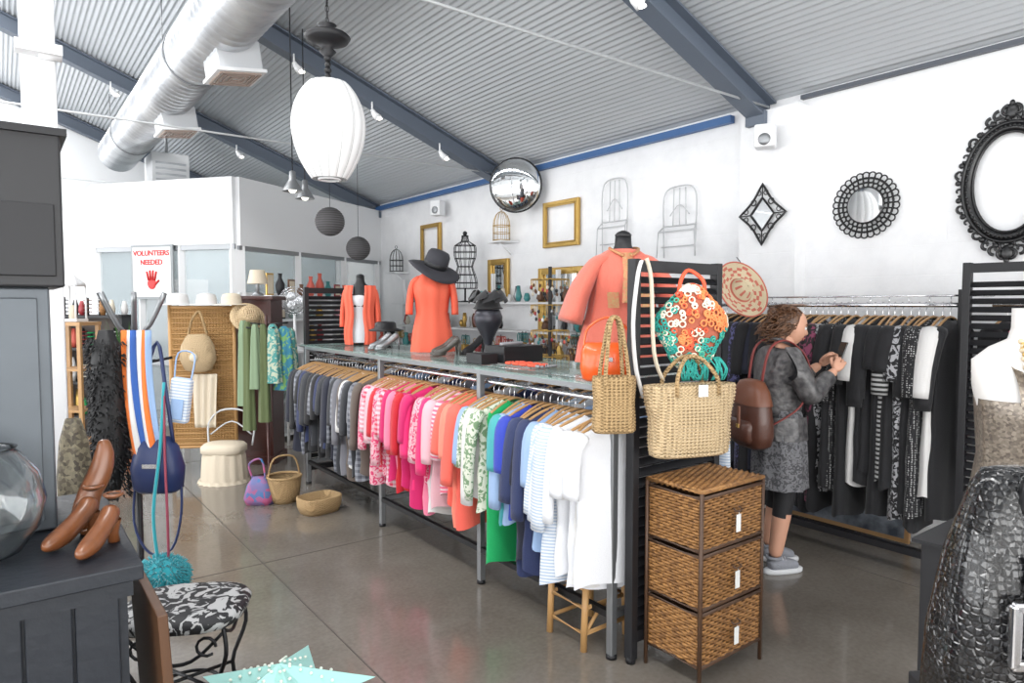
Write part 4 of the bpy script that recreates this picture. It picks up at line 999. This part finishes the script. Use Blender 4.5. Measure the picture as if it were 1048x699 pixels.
b=B('navy_handbag',(AX+.05,AY-.23,.70),CAMR); NB=mat('navy_leather',(.012,.024,.09),.45); b.loft([(0,.09,.04),(.02,.115,.06),(.12,.125,.07),(.22,.10,.05),(.27,.06,.02)],NB,24,.03,5,sq=2.6,cap=(1,1)); b.tube(cr([(-.08,0,.24),(-.06,0,.5),(-.01,.05,.72),(.05,0,.5),(.08,0,.24)],4),.009,NB,6); b.box((0,-.07,.14),(.07,.006,.02),CHROME)
b.tube(cr([(-.10,0,.1),(-.12,0,-.15),(-.05,0,-.3),(.06,0,-.28),(.11,0,-.1),(.11,0,.1)],4),.006,NB,6); b.done()
b=B('blue_white_clutch',(AX+.14,AY-.25,1.02),CAMR,0,rad(8)); b.box((0,0,.12),(.10,.05,.22),WhS,bv=.015); b.box((0,-.028,.08),(.06,.006,.1),LB,bv=.002); b.tube(cr([(-.04,0,.22),(-.06,.05,.34),(.02,.05,.34),(.04,0,.22)],4),.004,LB,6); b.done()
b=B('black_fur_stole',(AX-.13,AY-.09,0),CAMR); FUR=mat('black_fur',(.007,.007,.008),.6); random.seed(2)
b.loft([(1.48,.03,.03),(1.36,.07,.05),(1.1,.085,.06),(.85,.075,.055),(.66,.03,.02)],FUR,20,.08,5,cap=(1,1))
for i in range(1000):
    z=U(.68,1.44); a=U(0,6.28); r=.08; p=Vector((r*math.cos(a),.06*math.sin(a),z)); b.tube([p*1,p+Vector((math.cos(a)*.018,math.sin(a)*.018,-.02))+Vector((U(-.01,.01),U(-.01,.01),0))],[.006,.001],FUR,4)
b.done()
b=B('snakeskin_scarf',(.24,3.52,0),CAMR); SN=F('snake',(.18,.155,.10),pat='vor',col2=(.04,.03,.02),sc=60); b.loft([(1.10,.03,.02),(1.0,.06,.03),(.85,.075,.04),(.7,.08,.04)],SN,24,.12,5); b.done(solid=.003)
b=B('teal_pompom_bag',(AX+.04,AY-.35,.33),CAMR); TF=mat('teal_fur',(.012,.28,.33),.8,sheen=.4); b.ell((0,0,0),(.11,.10,.085),TF)
for i in range(1100):
    d=Vector((random.gauss(0,1),random.gauss(0,1),random.gauss(0,1))).normalized(); p=Vector((d.x*.105,d.y*.095,d.z*.08)); b.tube([p,p+d*U(.015,.032)+Vector((0,0,-.006))],[.005,.0015],TF,4)
b.tube(cr([(-.02,0,.07),(-.035,0,.3),(-.02,.05,.6),(-.02,.1,.9)],4),.008,TF,6); b.tube(cr([(.03,0,.07),(.03,0,.3),(.0,.05,.6),(-.02,.1,.9)],4),.006,mat('cord_red',(.25,.04,.07),.7),6); b.done()

b=B('wrought_iron_stool',(.53,2.76,0),rad(-30),scale=1.14); DM=mat('damask',(.010,.010,.012),.6,pat='floral',col2=(.38,.38,.38),sc=20)
b.loft([(.36,.17,.14),(.37,.19,.16),(.395,.20,.17),(.41,.19,.16),(.42,.15,.12)],DM,40,sq=3,cap=(1,1))
for sx in(-1,1):
    for sy in(-1,1):
        b.tube(cr([(sx*.15,sy*.11,.37),(sx*.16,sy*.12,.28),(sx*.12,sy*.09,.15),(sx*.15,sy*.12,.03),(sx*.19,sy*.15,.008)],4),.007,BLACKM,8)
        b.tube([(sx*.10+.03*math.cos(k*.6),sy*.12,.31+.03*math.sin(k*.6)) for k in range(10)],.005,BLACKM,6)
    b.tube(cr([(sx*.15,-.11,.36),(sx*.15,0,.31),(sx*.15,.11,.36)],4),.006,BLACKM,6)
    b.tube(cr([(-.15,sx*.11,.35),(-.05,sx*.11,.26),(.05,sx*.11,.26),(.15,sx*.11,.35)],4),.006,BLACKM,6)
b.ring((0,0,.12),.10,.006,BLACKM,'z'); b.tube([(-.12,-.09,.15),(.12,.09,.15)],.006,BLACKM); b.tube([(.12,-.09,.15),(-.12,.09,.15)],.006,BLACKM); b.done()
b=B('low_crate',(.698,2.17,0),rad(52.8)); b.box((0,0,.13),(.26,.26,.24),HW,bv=.005); b.box((0,0,.005),(.27,.27,.01),HW); b.done()
b=B('turquoise_star_lantern',(.698,2.195,.315),rad(52.8)); TQM=mat('star_turquoise',(.30,.56,.52),.6)
vs=[(0,0,.10),(0,0,-.06)]
for i in range(10):
    a=pi*i/5; r=.315 if i%2==0 else .15; vs.append((r*math.cos(a),r*math.sin(a),0))
fs=[]
for i in range(10): fs+= [(0,2+i,2+(i+1)%10),(1,2+(i+1)%10,2+i)]
b.add(vs,fs,TQM,False)
HO=mat('star_holes',(.66,.70,.62),.6)
for i in range(5):
    for da in(-.2,.2):
        a=2*pi*i/5+da
        for k in range(1,6):
            t=k/7; b.ell((t*.24*math.cos(a),t*.24*math.sin(a),.10*(1-t)+.004),(.006,.006,.005),HO,8,4)
b.done()

# ------------------------------------------------ foreground left counter
b=B('black_counter',(-.03,0,0)); BB=mat('black_blue_boards',(.008,.011,.017),.5,bump=.2,bsc=30)
b.box((-.35,2.33,.925),(1.30,.86,.04),BB,bv=.004); b.box((-.35,2.36,.45),(1.24,.78,.9),BB)
for i in range(12): b.box((-.92+i*.102,1.965,.46),(.096,.02,.86),BB,bv=.004)
b.box((-.35,1.955,.03),(1.26,.03,.06),BB); b.box((-.35,1.955,.88),(1.26,.03,.05),BB); b.done()
b=B('grey_steel_cabinet',(0,0,0)); GS=mat('grey_steel',(.055,.063,.072),.4,.4,pat='noise',col2=(.085,.097,.11),sc=2); b.box((-.2,2.52,1.30),(.63,.36,.70),GS,bv=.006); b.box((-.2,2.335,1.30),(.57,.012,.64),GS,bv=.003); b.done()
b=B('black_cabinet',(0,0,0)); b.box((-.2,2.5,1.87),(.70,.42,.44),BLACK,bv=.006); b.box((-.2,2.5,2.08),(.73,.45,.02),BLACKM); b.box((-.2,2.285,1.78),(.66,.012,.20),BLACKM,bv=.003); b.done()
b=B('brown_suitcase',(-.24,2.45,2.095)); b.box((0,0,.13),(.5,.22,.25),MH,bv=.02); b.box((0,-.0,.13),(.51,.225,.01),GOLD); b.tube(cr([(-.06,0,.25),(-.05,0,.29),(.05,0,.29),(.06,0,.25)],3),.008,MH,6); b.done()
b=B('glass_fishbowl',(-.06,2.16,.946)); GB=mat('clear_glass',(.93,.95,.95),.0,0,tr=1.0)
b.lathe([(.0,0),(.05,0),(.09,.02),(.13,.08),(.145,.15),(.13,.22),(.09,.275),(.08,.285),(.086,.29),(.076,.286),(.086,.272),(.126,.218),(.141,.15),(.126,.083),(.087,.025),(.05,.006),(0,.006)],GB,48); b.done()
b=B('carved_wooden_shoes',(.17,2.16,.947),scale=.84); WD=mat('carved_wood',(.22,.075,.024),.35,pat='wood',col2=(.10,.032,.011),sc=40,coat=.3)
def woodshoe(sc_=1):
    b.mesh(chain([(.125,0,.022),(.09,0,.026),(.045,0,.035),(.0,0,.058),(-.05,0,.085),(-.075,0,.125)],[.014,.028,.034,.030,.032,.030]),lambda c:WD)
    b.loft([(0,.018,.018,-.075,0),(.03,.016,.016,-.072,0),(.075,.028,.028,-.066,0)],WD,14,cap=(1,0))
    b.ring((-.082,0,.155),.026,.006,WD,'z',16,6); b.ell((-.08,0,.15),(.024,.024,.01),WICKD)
b.at((-.03,.03,0),rad(225),sc=1.05); woodshoe()
b.at((.03,-.10,0),rad(235),sc=1.0); woodshoe()
b.at((.04,.12,.15),rad(20),0,rad(-66),1.25); 
b.mesh(chain([(-.12,0,-.01),(-.07,0,.0),(-.02,0,.012),(.03,0,.0),(.09,0,.01),(.13,0,.03)],[.034,.036,.030,.034,.028,.014]),lambda c:WD)
b.at(); b.loft([(0,.04,.035,.03,.11),(.02,.045,.04,.03,.11),(.03,.03,.03,.03,.11)],WD,18,cap=(1,1)); b.done()
b=B('leaning_wood_plank',(.33,2.15,0)); b.box((0,0,.40),(.025,.5,.80),WOOD,bv=.003,R=Matrix.Rotation(rad(-3),3,'Y')); b.done()

# ------------------------------------------------ foreground right
b=B('black_display_table',(1.56,.36,0),rad(-37)); b.box((0,0,.83),(.42,.24,.04),BLACK,bv=.004)
for x in(-.18,.18):
    for y in(-.09,.09): b.box((x,y,.405),(.04,.04,.81),BLACK)
b.done()
SQ=mat('black_croc_leather',(.008,.008,.009),.16,0,pat='croc',col2=(.001,.001,.001),sc=85,bump=.5,coat=.4)
b=B('black_croc_handbag',(1.512,.365,.852),rad(-38)); 
b.loft([(0,.19,.07),(.02,.215,.09),(.15,.205,.095),(.3,.18,.075),(.42,.145,.045),(.452,.13,.026),(.457,.11,.01)],SQ,56,.008,7,sq=3,cap=(1,1))
b.at((-.10,0,.10))
b.box((.02,-.100,.14),(.12,.014,.018),CHROME,bv=.004); b.box((.02,-.100,.04),(.12,.014,.018),CHROME,bv=.004); b.box((-.035,-.100,.09),(.018,.014,.11),CHROME,bv=.004); b.box((.075,-.100,.09),(.018,.014,.11),CHROME,bv=.004); b.box((.02,-.108,.09),(.012,.014,.12),CHROME,bv=.003)
b.box((.02,-.090,.07),(.05,.012,.30),BG,bv=.003)
b.at()
b.tube(cr([(-.09,-.04,.38),(-.08,-.05,.45),(-.0,-.05,.468),(.10,-.05,.465),(.13,-.04,.38)],4),.011,BG,8,flat=.5); b.done()
b=B('necklace_bust',(2.54,.69,.93),rad(-40)); PL=mat('mannequin_white',(.62,.60,.58),.4); SEQ=mat('beige_sequins',(.26,.22,.175),.3,.3,pat='sequin',col2=(.10,.08,.065),sc=120,bump=.8)
b.loft([(0,.14,.10),(.1,.14,.11),(.2,.125,.1),(.32,.145,.12,0,-.02),(.42,.16,.11),(.50,.17,.08),(.54,.12,.06),(.565,.06,.055),(.60,.05,.05),(.66,.05,.05)],PL,32,cap=(1,1))
b.loft([(-.02,.155,.12),(.1,.148,.118),(.2,.135,.108),(.32,.152,.128,0,-.02),(.38,.155,.12,0,-.01)],SEQ,40,.02,8)
for s in(-1,1): b.surf(lambda u,v:Vector((s*(.07+.03*v),-.118+.09*u-.02*math.sin(pi*u),.37+.16*u)),8,4,SEQ)
for k,(dz,r) in enumerate(((.0,.006),(.06,.008),(.13,.007),(.2,.009))):
    m=GOLD if k%2==0 else mat('pearl',(.55,.44,.30),.25)
    for i in range(34):
        t=i/33*2-1; a=t*pi*.5; zz=.56-(.07+dz)*math.cos(a)**1.0; xx=.075*math.sin(a)*1.0; yy=-.07-.075*math.cos(a)
        b.ell((xx,yy,zz),r,m,8,6)
b.lathe([(.1,-.075),(.1,-.065),(.02,-.05),(.015,0)],CHROME,20,cap=(1,0)); b.done()
b=B('black_plinth',(2.54,.69,0)); b.box((0,0,.42),(.42,.42,.84),BLACK,bv=.005); b.box((0,0,.847),(.46,.46,.012),BLACK); b.done()

# ================================================================ LIGHT
def area(name,loc,rot,sx,sy,e,col=(1,1,1)):
    l=bpy.data.lights.new(name,'AREA'); l.shape='RECTANGLE'; l.size=sx; l.size_y=sy; l.energy=e; l.color=col
    o=bpy.data.objects.new(name,l); bpy.context.collection.objects.link(o); o.location=loc; o.rotation_euler=rot
area('daylight_front',(.45,-2.45,1.7),(rad(90),0,0),8.4,2.3,210,(1,.985,.96))  # added lamp behind the camera, stands in for daylight through the front
area('daylight_left',(-3.9,5.4,1.85),(0,rad(-90),0),1.9,15,360,(.985,.99,1))  # added off-view lamp, fills the room from the left glazing
area('daylight_skylight',(-.5,5.4,5.08),(0,0,0),.6,15,380,(1,.995,.99))  # added overhead fill lamp under the invented ridge opening
area('daylight_office',(3.2,10.8,2.9),(0,0,0),2.5,1.0,25,(1,.98,.95))  # fill lamp added inside the office
w=bpy.data.worlds.new('World'); bpy.context.scene.world=w; w.use_nodes=True
w.node_tree.nodes['Background'].inputs[0].default_value=(.93,.96,1,1); w.node_tree.nodes['Background'].inputs[1].default_value=1.4

cam=bpy.data.cameras.new('Camera'); cam.sensor_width=36; cam.lens=690/1048*36; cam.clip_start=.05
co=bpy.data.objects.new('Camera',cam); bpy.context.collection.objects.link(co)
co.location=(0,0,1.6); co.rotation_euler=(rad(90-3.1),0,CAMR)
sc=bpy.context.scene; sc.camera=co
sc.view_settings.view_transform='Standard'; sc.view_settings.exposure=.42
